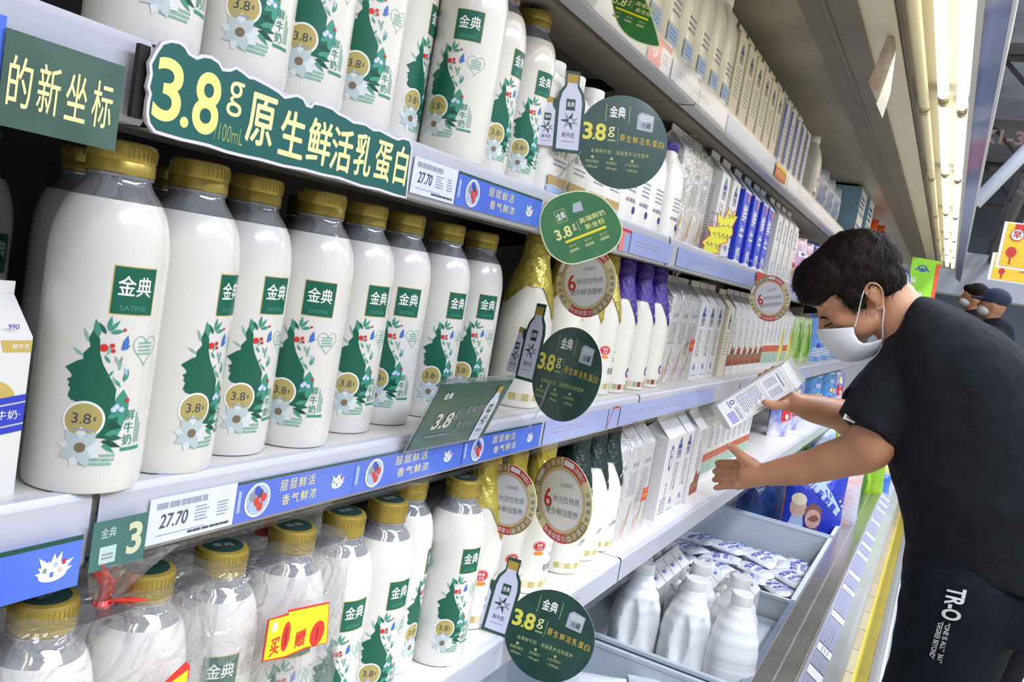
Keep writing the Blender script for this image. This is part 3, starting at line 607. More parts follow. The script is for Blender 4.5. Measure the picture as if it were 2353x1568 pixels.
# ---- slanted sign in a clear holder
bl=PX(934,1036,-.484); br=PX(1106,1004,-.484); tl=PY(1013,884,bl.y); 
U=(br-bl); V=tl-bl; w=U.length; h=V.length
t=thing('slanted_sign','dark green sign in a slanted clear holder on the middle shelf lip','sign')
MB().slab([(-.004,-.004),(w+.004,-.004),(w+.004,h+.006),(-.004,h+.006)],XY,.0015,CLEAR).build('clear_holder',t,smooth=0)
SG=mat('sign_dark_green','164236',.25,color2='1f5547',nscale=18,coat=.6); m=MB().slab([(0,0),(w,0),(w,h),(0,h)],flat((0,0,.0010),(1,0,0),(0,1,0)),.0006,SG); b=m.build('card',t,smooth=0)
A=Art(.0002); A.text('3.8',w*.26,h*.42,h*.25,mat('print_silver','c3c3b4'),2,w=w*.24,bold=.03,shear=.1).text('g',w*.41,h*.48,h*.14,GREYP,2).text('高端鲜奶',w*.66,h*.56,h*.13,GREYP,2,w=w*.30).text('新坐标',w*.58,h*.32,h*.13,GREYP,2,w=w*.2).lines(w*.12,h*.16,w*.42,h*.22,1,GREYP,2).text('金典',w*.16,h*.82,h*.1,PW,2)
bottle_cut(A,w*.86,h*.45,w*.15,h*.92,2); A.on('print',flat((0,0,.0011),(1,0,0),(0,1,0)),b)
Un=U.normalized(); Vn=(V-Un*V.dot(Un)).normalized(); set_frame(t,(bl,Un,Vn))
# ---- starburst
STR=mat('star_yellow','dfd824',.4,color2='e9e13a',nscale=12)
def star(px,py,Z,ang,yaw,pxs,label):
    fr=frame(px,py,Z,ang,yaw); c,U,V=fr; N=U.cross(V); P=[]
    for p in pxs:
        r=ray(*p); k=(c-CAM).dot(N)/r.dot(N); q=CAM+r*k-c; P.append((q.dot(U),q.dot(V)))
    t=thing('starburst_card',label,'price card'); b=MB().slab(P,XY,.001,RED).build('board',t,smooth=0)
    A=Art(.0003); A.poly(inset(P,.0022),STR,1); rnd=random.Random(3)
    for r in range(5):      # handwriting in black marker
        x=-.028; y=.035-r*.024
        while x<.026:
            w=rnd.uniform(.004,.009); A.line([(x,y+rnd.uniform(-.003,.003)),(x+w*.6,y+rnd.uniform(.002,.008)),(x+w,y-rnd.uniform(.001,.006))],.0011,INK,2); x+=w+.003
    A.on('print',XY,b); set_frame(t,fr); return t
star(1655,530,1.92,10,10,[(1625,519),(1648,521),(1648,488),(1663,502),(1676,476),(1679,497),(1691,482),(1690,498),(1696,498),(1685,520),(1684,540),(1674,550),(1672,558),(1652,565),(1650,585),(1613,578),(1617,565),(1612,556),(1629,541),(1631,537)],'yellow starburst price card with red edge and black handwriting on the upper lip')
# ---- ring tags
RG=mat('ring_gold','a88a55',.35); RC=mat('ring_cream','e8dfae',.35); RR=mat('ring_red','d2323a',.35); RW=mat('ring_white','eceef2',.35); RT=mat('ring_tan','d8c096',.35)
def ring_tag(px,py,Z,r,ang,yaw,label,turn=0,full=True,band=True):
    t=thing('ring_tag',label,'tag'); n=48
    b=MB().slab([(r*math.cos(2*PI*i/n),r*math.sin(2*PI*i/n)) for i in range(n)],XY,.001,RC).build('board',t,smooth=0)
    A=Art(.0002); A.disc(0,0,r*.76,RW,1,n=36)
    segs=[(35,88,RR,'β-乳球蛋白'),(92,165,RG,'α-乳白蛋白'),(-128,-78,RR,'免疫球蛋白'),(-76,-28,RG,'血清蛋白')]
    if band:
        for a0,a1,mm,tx in segs:
            A.ring(0,0,r*.775,r*.995,mm,2,math.radians(a0+turn),math.radians(a1+turn),n=14)
            up=((a0+a1)/2)>0; k=len(tx)
            for i,c in enumerate(tx):
                f=(i+.5)/k; a=math.radians((a1-(a1-a0)*f if up else a0+(a1-a0)*f)+turn); A.text(c,r*.885*math.cos(a),r*.885*math.sin(a),r*.135,PW,3,ang=a-PI/2 if up else a+PI/2)
        for a0 in (-20,180):
            for i in range(4):
                a=math.radians(a0+i*12+turn); A.text('乳铁蛋白'[i],r*.885*math.cos(a),r*.885*math.sin(a),r*.12,GREYP,3,ang=a+(-PI/2 if a0<0 else PI/2))
        A.ring(0,0,r*.70,r*.775,RT,2)
    A.text('6',-r*.45,0,r*.46,RED,3,w=r*.26,bold=.01)
    for i,c in enumerate('种活性物质'): A.text(c,-r*.2+i*r*.18,r*.02,r*.16,INKL,3,bold=0)
    for i,c in enumerate('更多鲜活营养'): A.text(c,-r*.42+i*r*.18,-r*.28,r*.17,GREYP,3,bold=0)
    A.text('认证有机',r*.15,r*.36,r*.1,INKL,3,bold=0)
    A.on('print',XY,b); set_frame(t,frame(px,py,Z,ang,yaw)); return t
ring_tag(1290,1150,1.30,.066,2,-50,'large ring tag with red figure 6 in front of lower shelf bottles',turn=0)
ring_tag(1165,1148,1.20,.050,4,-35,'smaller ring tag half hidden behind a gold foil neck')
ring_tag(1345,648,1.24,.052,-2,-38,'ring tag with red figure 6 under the glossy green tag')
ring_tag(1768,686,2.05,.056,-6,-50,'small ring tag dangling from the upper lip near the customer')
tag(MB().tube([PD(1722,598,2.06),PD(1745,606,2.04),PD(1758,625,2.03),PD(1766,640,2.05)],.0022,CLEAR,n=6).build('clear_wire'),'clear curved wire from which the far ring tag dangles','tag holder')
# ================================================================== foil-necked bottles
FG=mat('gold_foil','cfc05a',.28,metal=.35,bump=.35,bscale=90,color2='a8963a',nscale=30); FP=mat('purple_foil','4a2c93',.4,bump=.3,bscale=120,color2='3a2180',nscale=30); FD=mat('green_foil','1d332f',.4,bump=.3,bscale=120,color2='16282a',nscale=30)
OB=[(0,.002),(.030,.0008),(.037,0),(.0400,.002),(.0410,.006),(.0412,.02),(.0412,.105),(.0405,.125),(.0380,.148),(.0330,.170),(.0275,.190),(.0225,.208),(.0190,.222),(.0175,.232)]
def rad(z):
    for (r0,z0),(r1,z1) in zip(OB,OB[1:]):
        if z0<=z<=z1 and z1>z0: return r0+(r1-r0)*(z-z0)/(z1-z0)
    return .0175 if z<.25 else .0182
def foil_bottle(kind):
    t=thing('organic_milk_bottle','x','bottle'); FM={'g':FG,'p':FP,'d':FD}[kind]
    B=mat('organic_bottle_white','e6e6e6' if kind!='g' else 'e8e6dc',.25,coat=.3)
    MB().lathe(OB,B,44).build('body',t)
    m=MB(); n=60; rows=14; vs=[]
    for j in range(rows+1):
        for i in range(n):
            th=2*PI*i/n; a=math.atan2(math.sin(th),math.cos(th))
            tri_=max(0,1-abs(a-.15)/.75); tr2=max(0,1-abs(abs(a)-2.2)/.8)
            lo=.178-.050*tri_-.030*tr2; z=.2500-(.2500-lo)*j/rows
            r=rad(min(z,.2319))+.0012+.0006*math.sin(th*13+z*300)+(.0006 if j>8 else 0)
            if z>.232: r=.0198+.0004*math.sin(th*17)
            if .226<z<.236: r+=.0015
            vs.append((r*math.cos(th),r*math.sin(th),z))
    m.add(vs,[(j*n+i,(j+1)*n+i,(j+1)*n+(i+1)%n,j*n+(i+1)%n) for j in range(rows) for i in range(n)],FM)
    m.lathe([(.0195,.2500),(.0185,.2525),(0,.2528)],FM,30,cap=False)
    f=m.build('foil_hood',t)
    A=Art(.0002)
    if kind=='p':
        A.text('有机鲜牛奶',.012,.070,.006,GREYP,1,w=.020,bold=0).lines(.004,.060,.020,.066,1,INKL,1); A.disc(.004,.040,.0095,mat('print_purple','3d2f7d'),1).text('A2',.004,.040,.0085,PW,2,w=.012,bold=.03); A.disc(.001,.0345,.003,RED,2,n=10)
        for i in range(10): A.rect(-.055+i*.011,.008,-.046+i*.011,.018,(mat('print_brown','8a3f26'),mat('print_cream_band','d8c9a4'),mat('print_grey_green','a4a68a'))[i%3],1)
    elif kind=='d':
        A.text('有机鲜牛奶',.008,.060,.008,INK,1,w=.032,bold=0).text('沙漠',-.012,.056,.006,INKL,1)
        for i in range(12): A.rect(-.055+i*.010,.012,-.0455+i*.010,.022,(mat('print_band_gold','c3b070'),mat('print_band_pale','dcd6b4'))[i%2],1)
        A.disc(0,0,.0001,GREYP,1)
    else:
        A.text('有机鲜牛奶',.012,.045,.013,INK,1,w=.050,bold=.005).lines(-.002,.062,.030,.070,2,INKL,1,t=.5).lines(-.002,.078,.030,.082,1,MATS['print_gold'] if 'print_gold' in MATS else GOLDP,1)
        A.disc(-.026,.082,.0115,RED,1,ry=.0085).disc(-.026,.082,.0105,PW,2,ry=.0076).disc(-.026,.082,.0098,RED,3,ry=.007).text('有机',-.026,.084,.005,PW,4,bold=.03).text('奶源',-.026,.0785,.004,PW,4).rect(-.034,.0675,-.018,.0725,ORANGE,1)
        for i in range(12): A.rect(-.055+i*.010,.012,-.0455+i*.010,.022,(mat('print_band_gold','c3b070'),mat('print_band_pale','dcd6b4'))[i%2],1)
    A.on('label',cyl(.0412),t,step=.003)
    A=Art(.0002)
    if kind!='g': A.text('SATINE',.001,0,.0032,PW,1,ang=.5,bold=.02); 
    if kind=='d': A.poly([(.004,.004),(.0045,.009),(.006,.0065),(.0075,.010),(.009,.0065),(.0105,.009),(.011,.004)],PW,1)
    if A.it: A.on('print',lambda u,v,h:Vector(((rad(.155+v)+.0028)*math.cos(u/.034),(rad(.155+v)+.0028)*math.sin(u/.034),.155+v)),f)
    return t
FBP={k:Proto(foil_bottle(k)) for k in 'gpd'}
def frow(lst,z,dz,group,fmt):
    c={}
    for kind,px,x,rz in lst:
        c[kind]=c.get(kind,0)+1; n={'g':'gold','p':'purple','d':'dark green'}[kind]
        FBP[kind]((x,YAT(px,x,z+dz),z),rz,fmt.format(n,ORD[c[kind]-1]),group)
frow([('g',1240,-.555,.1),('g',1312,-.57,.3),('g',1362,-.565,-.2),('g',1402,-.565,0),('p',1440,-.560,.0),('p',1482,-.560,.05),('p',1516,-.562,-.05)],Z2,.25,'foil-necked bottles on the middle shelf','{} foil-necked bottle on the middle shelf, {} of that colour from the left')
frow([('g',1125,-.545,0),('g',1188,-.55,.1),('g',1255,-.545,0),('d',1335,-.540,0),('d',1374,-.545,.1),('d',1408,-.545,-.1)],Z1,.25,'foil-necked bottles on the lower shelf','{} foil-necked bottle on the lower shelf, {} of that colour from the left')
# ================================================================== gable-top cartons
def house(A,x,y,s,L=2,ink=None):
    ink=ink or mat('print_navy','34478f'); A.poly([(x-s*.5,y+s*.35),(x+s*.5,y+s*.35),(x,y+s*1.05)],ink,L).rect(x-s*.5,y+s*.18,x+s*.5,y+s*.35,ink,L).frame(x-s*.5,y-s*.6,x+s*.5,y+s*.18,s*.06,ink,L).text('优悦',x,y-s*.2,s*.5,ink,L+1,w=s*.75)
    A.poly([(x-s*.18,y+s*.45),(x+s*.18,y+s*.45),(x,y+s*.78)],BLUEL,L+1)
def carton(kind,w=.074,d=.074,hb=.193,gh=.036,fin=.014,cap=False):
    base={'blue':mat('carton_blue','2b45cf',.35),'cream':mat('carton_cream','efe8cf',.38)}.get(kind,CARTW)
    t=thing('milk_carton','x','carton')
    m=MB(); e=.0015
    m.add([(0,e,0),(0,w-e,0),(-e,w,0),(-d+e,w,0),(-d,w-e,0),(-d,e,0),(-d+e,0,0),(-e,0,0)]+[(0,e,hb),(0,w-e,hb),(-e,w,hb),(-d+e,w,hb),(-d,w-e,hb),(-d,e,hb),(-d+e,0,hb),(-e,0,hb)],[(i,(i+1)%8,(i+1)%8+8,i+8) for i in range(8)]+[tuple(range(7,-1,-1))],base)
    m.build('body',t,smooth=0)
    m=MB(); R=base if kind!='blue' else mat('carton_roof_pale','c9d4ee',.38)
    # roof slopes front and back, gussets tucked in at the two ends, fin along the top
    z0,z1,z2=hb,hb+gh,hb+gh+fin; q=.22*w
    vs=[(0,0,z0),(0,w,z0),(-d,w,z0),(-d,0,z0),(-d/2+.0012,0,z1),(-d/2+.0012,w,z1),(-d/2-.0012,w,z1),(-d/2-.0012,0,z1),(-d/2+.0012,0,z2),(-d/2+.0012,w,z2),(-d/2-.0012,w,z2),(-d/2-.0012,0,z2),(-d/2,q,z1),(-d/2,w-q,z1)]
    m.add(vs,[(0,1,5,4),(2,3,7,6),(4,5,9,8),(6,7,11,10),(8,9,10,11),(4,8,11,7),(5,6,10,9),(0,4,12),(12,7,3),(0,12,3),(1,13,5),(13,2,6),(1,2,13)],R)
    m.build('gable_top',t,smooth=0)
    if cap:
        M=Matrix.Translation((-d*.25,w*.5,hb+gh*.5))@Matrix.Rotation(math.atan2(gh,d/2),4,'Y')
        MB().lathe([(.014,0),(.0145,.002),(.0145,.016),(.0135,.018),(0,.018)],PW,20,M=M).build('cap',t)
    f=flat((0,w/2,0),(0,1,0),(0,0,1)); s=flat((-d/2,0,0),(1,0,0),(0,0,1)); A=Art(.0002); S=Art(.0002)
    br=[mat('print_brown','8a3f26'),mat('print_terracotta','c25b38'),mat('print_olive','7d7a4d'),mat('print_sage','9dbcaa')]
    if kind=='house':
        house(A,0,hb*.80,w*.42); A.vtext('悦活鲜牛奶优质',w*.05,hb*.62,.0085,INK,2,bold=.01); A.lines(-w*.3,hb*.3,-w*.12,hb*.66,14,INKL,1,t=.5); A.leaf(-.012,hb*.12,.02,.010,1.0,BLUE,2).leaf(0,hb*.1,.018,.009,.8,BLUEL,2); A.lines(-w*.3,hb*.03,w*.3,hb*.06,1,INKL,1)
        S.lines(-d*.35,hb*.1,d*.3,hb*.85,22,INKL,1,t=.35)
    elif kind=='blue':
        A.vtext('鲜牛奶',w*.02,hb*.70,.045,PW,2,step=1.22,bold=.03); A.rect(w*.15,hb*.86,w*.38,hb*.97,mat('print_coral','e98a7d'),2).rect(-w*.5,hb*.97,w*.5,hb,MATS['carton_roof_pale'],1); A.rect(-w*.48,.001,w*.48,.012,PW,1)
        S.rect(-d*.5,hb*.82,d*.3,hb*.86,PW,1).frame(-d*.3,hb*.55,d*.3,hb*.8,.0007,BLUEL,1).frame(-d*.4,hb*.2,d*.25,hb*.52,.0007,BLUEL,1).lines(-d*.3,hb*.35,d*.2,hb*.5,5,BLUEL,1,t=.3)
    elif kind=='brown':
        A.vtext('优质鲜牛奶',w*.1,hb*.68,.0085,GREYP,2,bold=.01).lines(-w*.35,hb*.45,-w*.05,hb*.85,12,INKL,1); A.poly([(-w*.5,hb*.12),(w*.5,hb*.12),(w*.5,hb*.42),(w*.2,hb*.36),(0,hb*.46),(-w*.25,hb*.3),(-w*.5,hb*.28)],br[0],1)
        for i in range(6): A.disc(-w*.35+i*w*.14,hb*(.18+.04*(i%3)),w*.12,br[i%3],2,n=10)
        S.lines(-d*.35,hb*.15,d*.35,hb*.85,20,GREYP,1,t=.3)
    elif kind=='cream':
        A.lines(-w*.3,hb*.3,w*.3,hb*.65,8,INKL,1,t=.3); house(A,0,hb*.78,w*.35,ink=mat('print_slate_blue','3d4c86')); S.lines(-d*.35,hb*.35,d*.35,hb*.75,12,INKL,1,t=.25); house(S,0,hb*.82,d*.3,ink=MATS['print_slate_blue'])
    elif kind=='mixed':
        A.vtext('纯享鲜牛奶',w*.1,hb*.72,.009,BLUE,2,bold=.01).lines(-w*.3,hb*.5,-w*.05,hb*.85,10,INKL,1); A.poly([(-w*.5,hb*.3),(w*.5,hb*.3),(w*.5,hb*.42),(-w*.5,hb*.42)],br[1],1).poly([(-w*.5,hb*.1),(w*.5,hb*.1),(w*.5,hb*.29),(-w*.5,hb*.29)],br[3],1)
    elif kind=='stripe':
        A.rect(-w*.5,0,-w*.2,hb*.96,BLUE,1).lines(-w*.1,hb*.2,w*.4,hb*.8,10,INKL,1,t=.3); S.lines(-d*.3,hb*.2,d*.3,hb*.8,10,BLUEL,1)
    elif kind=='plain':
        A.disc(w*.05,hb*.75,w*.16,mat('print_navy','34478f'),1,ry=w*.42,n=24).disc(w*.05,hb*.75,w*.1,PW,2,ry=w*.3,n=20).text('鲜',w*.05,hb*.76,.012,RED,3); A.vtext('新鲜牛奶',w*.08,hb*.42,.009,GREYP,2); A.lines(-w*.3,hb*.05,w*.3,hb*.25,5,INKL,1)
    A.on('front_print',f,t); 
    if S.it: S.on('side_print',s,t)
    return t
CP={}
def put_carton(kind,px,py,x,z,label,group,rz=0,s=1,tall=0,y=None,**k):
    key=(kind,)+tuple(sorted(k.items()))
    if key not in CP: CP[key]=Proto(carton(kind,**k))
    y=PX(px,py,x).y if y is None else y
    return CP[key]((x,y,z),rz,label,group,scale=s)
def crow(items,z,group,where):
    cnt={}
    nm={'house':'white carton with navy house emblem','blue':'bright blue carton with white lettering','brown':'white carton with brown picture band','cream':'cream gable-top carton','mixed':'slim carton with red-green bands','stripe':'white carton with blue edge stripe','plain':'white carton with oval emblem'}
    for it in items:
        kind,px,py,x=it[:4]; cnt[kind]=cnt.get(kind,0)+1
        put_carton(kind,px,py,x,z,f'{nm[kind]} {where}, {ORD[cnt[kind]-1]} from left',group,**(it[4] if len(it)>4 else {}))
# lower shelf
crow([('plain',1505,1200,-.508,{'y':1.873}),('house',1539,1168,-.512,{'y':1.955}),('house',1573,1160,-.512,{'y':2.035})],Z1,'cartons on the lower shelf','on the lower shelf')
put_carton('brown',0,0,-.500,Z1,'carton with orange and brown picture touched by the lowered hand','cartons on the lower shelf',y=2.115)
crow([('mixed',0,0,-.55,{'y':2.28+i*.0765}) for i in range(10)],Z1,'slim cartons behind the lowered hand','behind the lowered hand')
# middle shelf
crow([('house',0,0,-.545,{'y':2.149-.083}),('house',0,0,-.545,{'y':2.149}),('house',0,0,-.545,{'y':2.232}),('cream',0,0,-.540,{'y':2.335,'s':.98})]+[('brown',0,0,-.545,{'y':2.445+i*.0835}) for i in range(6)]+[('mixed',0,0,-.547,{'y':2.95+i*.0765}) for i in range(7)],Z2,'cartons on the middle shelf','on the middle shelf')
# a second row shows its gable tops over the first
crow([('plain',0,0,-.635,{'y':2.10+i*.09}) for i in range(12)],Z2,'back row cartons on the middle shelf','in the middle shelf back row')
# upper shelf
crow([('house',0,0,-.53,{'y':1.975}),('house',0,0,-.53,{'y':2.085}),('blue',0,0,-.53,{'y':2.215}),('blue',0,0,-.53,{'y':2.335}),('blue',0,0,-.53,{'y':2.455}),('blue',0,0,-.53,{'y':2.545})]+[('plain',0,0,-.53,{'y':2.70+i*.105}) for i in range(4)],Z3,'cartons on the upper shelf','on the upper shelf')
# top shelf
crow([('cream',0,0,-.53,{'y':1.90}),('cream',0,0,-.53,{'y':2.0}),('cream',0,0,-.53,{'y':2.095}),('cream',0,0,-.53,{'y':2.19}),('cream',0,0,-.53,{'y':2.285}),('cream',0,0,-.53,{'y':2.38})]+[('stripe',0,0,-.53,{'y':2.49+i*.10}) for i in range(5)],Z4,'cartons on the top shelf','on the top shelf')
# the cut-off carton at the left edge of the middle shelf
def left_carton(lw):
    t=thing('milk_carton',lw,'carton'); w,d,hb,gh=.085,.085,.19,.045
    m=MB().box((-d,0,0),(0,w,hb),CARTW); m.build('body',t,smooth=0)
    m=MB(); m.add([(0,0,hb),(0,w,hb),(-d,w,hb),(-d,0,hb),(-d/2,0,hb+gh),(-d/2,w,hb+gh)],[(0,1,5,4),(2,3,4,5),(0,4,3),(1,2,5)],CARTW).box((-d/2-.0015,0,hb+gh-.001),(-d/2+.0015,w,hb+gh+.014),CARTW); m.build('gable_top',t,smooth=0)
    A=Art(.0003); A.poly([(.012,hb-.018),(w/2,hb-.018),(w/2,hb-.004),(.008,hb-.004)],GOLDP,1).text('鲜牛乳',w*.36,hb-.011,.006,PW,2,bold=.02)
    A.disc(0,.118,.030,GOLDP,1,ry=.022).poly([(-w/2,.066),(w/2,.078),(w/2,.122),(-w/2,.110)],BLUE,2).line([(-w/2,.101),(w/2,.113)],.0022,mat('print_silver_line','b9bcc6'),3).line([(-w/2,.075),(w/2,.087)],.0022,MATS['print_silver_line'],3).text('·鲜牛奶·',.018,.098,.011,PW,3)
    A.ring(-.006,.035,.016,.028,YEL,2).ring(-.006,.035,.020,.026,mat('print_amber','e0a030'),3,a0=-1,a1=1).disc(-.006,.035,.016,BLUE,2).text('990',.02,hb+.012,.006,BLUE,1)
    A.on('front_print',flat((0,w/2,0),(0,1,0),(0,0,1)),t); return t
lc=left_carton('white carton with blue band and gold seal at the left edge'); 
_x=-.470; c0=PZ(20,1160,Z2); lc.location=(-.515,YAT(80,-.515,Z2+.10)-.088*.6,Z2); lc.scale=(.6,.6,.55); lc.rotation_euler=(0,0,.0)
lc2=dup(lc,(-.485,YAT(58,-.485,Z1+.10)-.088*.66,Z1),0,'white carton with blue band and gold seal at the lower left corner',scale=(.66,.66,.66))
# ================================================================== jugs and bottles with white caps on the upper and top shelves
def slim_jug(kind):
    t=thing('milk_jug','x','jug'); W=mat('jug_white','ecebe6',.3,coat=.15) if kind!='cream' else mat('jug_cream','eeeadb',.3,coat=.2)
    P=[(0,.002),(.034,0),(.040,.004),(.041,.02),(.041,.13),(.038,.155),(.030,.180),(.021,.195),(.0195,.205)]
    MB().lathe(P,W,28,sq=2.2).build('body',t)
    C={'white':PW,'cream':mat('cap_cream','f2efe2',.35),'purple':FP}[kind]
    MB().lathe([(.0215,.2045),(.0225,.206),(.0225,.224),(.0215,.226),(0,.226)],C,24).build('cap',t)
    A=Art(.0002)
    if kind=='purple': A.text('A2β-酪蛋白',.0,.05,.010,mat('print_purple','3d2f7d'),1,w=.05).disc(.02,.032,.008,MATS['print_purple'],1).lines(-.02,.065,.02,.10,4,INKL,1)
    elif kind=='white': A.text('鲜羊奶',.0,.075,.014,GREYP,1).lines(-.02,.05,.02,.065,2,INKL,1).rect(-.03,.02,.03,.035,mat('print_tan','b89c62'),1).rect(-.03,.008,.03,.018,BLUEL,1)
    else: A.rect(-.028,.015,.028,.045,BLUEL,1).lines(-.02,.02,.02,.04,3,mat('print_sky','7fa6dd'),2).lines(-.02,.06,.02,.09,3,INKL,1)
    A.on('label',lambda u,v,h:Vector((.041*1.0+h-(u/.041)**4*.02*0+ -.0*0,u,v)) if abs(u)<.031 else Vector((.041+h,u,v)),t)
    return t
JP={k:Proto(slim_jug(k)) for k in ('white','cream','purple')}
for i,(px,py) in enumerate([(1283,175),(1330,200),(1375,228),(1412,250)]):
    y=PX(px,py,-.545).y; JP['white']((-.56,y,Z3),0,f'white-capped jug behind the upper dark tag, {ORD[i]} from the left','white jugs on the upper shelf',scale=(1,1,.82))
for i,px in enumerate([1440,1470,1500,1540]):
    JP['purple']((-.56,YAT(px,-.56,Z3+.2),Z3),0,f'purple-capped bottle by the upper round tag, {ORD[i]} from the left','purple-capped bottles on the upper shelf',scale=(.95,.95,.84))
for i,y in enumerate([1.12,1.215,1.31,1.405,1.50,1.595,1.69,1.785]):
    JP['cream']((-.55,y,Z4),0,f'cream jug with blue label on the top shelf, {ORD[i]} from left','cream jugs on the top shelf',scale=(1,1,1.02))
# a clear bottle at the end of the top row
JP['white']((-.55,YAT(1856,-.55,Z4+.1),Z4),0,'white-capped bottle at the end of the top shelf carton row',None,scale=(.95,.95,1.0))
# ================================================================== film-wrapped packs with ribbon
RIB=mat('ribbon_red','d8382e',.3,coat=.4)
def film_pack(w,d,h,knot,seed=0,flare=.03,top=.05,rib=True,name='film_bag',label='x',cat='bag'):
    """loose clear bag, gathered above the goods. origin front-left bottom; x in -d..0"""
    t=thing(name,label,cat); n=44; rows=[]; rnd=random.Random(seed)
    cx,cy=-d/2,w/2; kx,ky,kz=knot
    prof=[(0,1.03,0),(.15,1.04,0),(.4,1.03,0),(.7,1.03,0),(.9,1.02,0),(1.0,.93,0)]
    vs=[]; lv=[]
    for f,s,_ in prof: lv.append((cx,cy,f*h,s,s,.0))
    for g in (.25,.5,.75,1.0): lv.append((cx+(kx-cx)*g,cy+(ky-cy)*g,h+(kz-h)*g,.93*(1-g)+.07*g,.93*(1-g)+.07*g,0))
    for g,s in ((.35,.15),(.7,.25),(1,.34)): lv.append((kx+.01*g,ky+.01*g,kz+flare*g,s,s,1))
    for j,(x,y,z,sx,sy,fl) in enumerate(lv):
        for i in range(n):
            a=2*PI*i/n; q=1/(abs(math.cos(a))**5+abs(math.sin(a))**5)**.2
            nz=noise.noise(Vector((math.cos(a)*2.2+seed,math.sin(a)*2.2,z*18)))*.002*(1 if j<7 else 2.0)+(.35*math.sin(a*9+j)*.004 if j>5 else 0)
            vs.append((x+(d/2*sx+.001+nz)*q*math.cos(a),y+(w/2*sy+.001+nz)*q*math.sin(a),max(.0005,z+nz*.6) if j else .0005))
    m=MB(); m.add(vs,[(j*n+i,j*n+(i+1)%n,(j+1)*n+(i+1)%n,(j+1)*n+i) for j in range(len(lv)-1) for i in range(n)],FILM)
    m.build('film',t)
    if rib:
        m=MB(); k=Vector(knot); m.lathe([(.006,-.003),(.0085,0),(.006,.003)],RIB,12,M=Matrix.Translation(k),cap=False)
        for dv,L in (((.3,-.5,.9),.045),((-.2,.7,-.35),.04),((.6,.5,.1),.03)):
            dv=Vector(dv).normalized(); a_=k+dv*L*.5+Vector((.008,0,.004))
            m.tube([k,k+(a_-k)*.5+Vector((.002,0,.002)),a_,k+dv*L],[.003,.0042,.005,.0045],RIB,n=8,flat=.18,up=(0,0,1))
        m.build('ribbon',t)
    return t
# the pair of bottles at the lower left, bagged with a ribbon
a0,a1=AL[0],AL[1]
tp_=film_pack(a1[1]-a0[1]+.088,.088,.236,tuple(PX(236,1384,-.500)-Vector((-.508+.044,a0[1]-.044,Z1))),3,flare=.04,label='clear film bag with red ribbon around two bottles at the lower left')
tp_.location=(-.508+.044,a0[1]-.044,Z1)
tp2=film_pack(AL[3][1]-AL[2][1]+.088,.092,.236,tuple(PX(604,1222,-.545)-Vector((-.508+.047,AL[2][1]-.044,Z1))),11,flare=.03,label='clear film bag around two bottles behind the promotion card'); tp2.location=(-.508+.047,AL[2][1]-.044,Z1)
# buy one get one card
fr=frame(682,1453,0,0)
q0=PX(682,1453,-.452); 
t=thing('promotion_card','yellow and red buy-one card taped on a film bag, lower shelf','card',q0)
pc=[PX(*p,-.452)-q0 for p in [(602,1522),(617,1425),(664,1410),(664,1403),(757,1384),(752,1478),(700,1492),(655,1512)]]
P=[(v.y,v.z) for v in pc]
MB().slab(P,flat((0,0,0),(0,1,0),(0,0,1)),.0008,RED).build('board',t,smooth=0)
A=Art(.0002); A.poly(inset(P,.0016),YEL,1)
def pp(px,py): v=PX(px,py,-.452)-q0; return v.y,v.z
A.text('买',*pp(630,1487),.0155,RED,2,bold=.04,w=.011).text('赠',*pp(689,1467),.0155,RED,2,bold=.04,w=.013)
x,y=pp(656,1463); A.disc(x,y,.0052,RED,2,ry=.0135).rect(x-.0006,y-.008,x+.0006,y+.008,mat('print_dark_red','7a1a1a'),3)
x,y=pp(728,1455); A.disc(x,y,.0098,RED,2,ry=.0118).rect(x-.0007,y-.006,x+.0007,y+.006,MATS['print_dark_red'],3); x,y=pp(631,1441); A.rect(x-.003,y-.004,x+.003,y+.004,PW,2)
A.on('print',flat((0,0,0),(0,1,0),(0,0,1)),t)
q1=PX(400,1562,-.452); t2=tag(MB().slab([(-.012,-.012),(.014,-.004),(.014,.006),(.010,.010),(-.010,.0)],flat((0,0,0),(0,1,0),(0,0,1)),.0008,RED).slab([(-.010,-.012),(.0125,-.006),(.0125,.003),(-.008,-.003)],flat((.0004,0,0),(0,1,0),(0,0,1)),.0004,YEL).build('promotion_card',loc=q1,smooth=0),'corner of a yellow and red card at the bottom edge, on the ribboned bag','card')
# bagged twin cartons
def bagged(px,py,x,z,n,lab,seed,hb=.2,redsticker=True,knot_dy=.03,rib=True,tint=0):
    y=PX(px,py,x).y; w=n*.078
    key=('bagin',)
    for i in range(n):
        put_carton('bagged',0,0,x-.006,z,f'carton in {lab}, {ORD[i]} from left','cartons packed inside clear bags',y=y+.004+i*.078)
    t=film_pack(w+.006,.088,.205,(-.045,w/2+knot_dy,.245),seed,flare=.028,rib=rib,label=lab+', wrapped round three cartons'); t.location=(x+.003,y-.001,z)
    if redsticker:
        A=Art(.0003); A.text('买一赠一',0,-.002,.011,YEL,1,w=.030,bold=.03).lines(-.01,.008,.01,.011,1,YEL,1)
        s=thing('promotion_sticker','red sticker with yellow lettering on '+lab,'sticker',(x+.010,y+w*.72,z+.088)); 
        MB().slab([(-.020,-.014),(.016,-.016),(.022,.013),(-.014,.014)],flat((0,0,0),(0,1,0),(0,0,1)),.0006,RED).build('sticker_base',s,smooth=0); A.on('print',flat((0,0,0),(0,1,0),(0,0,1)),s)
    return t
_old=carton
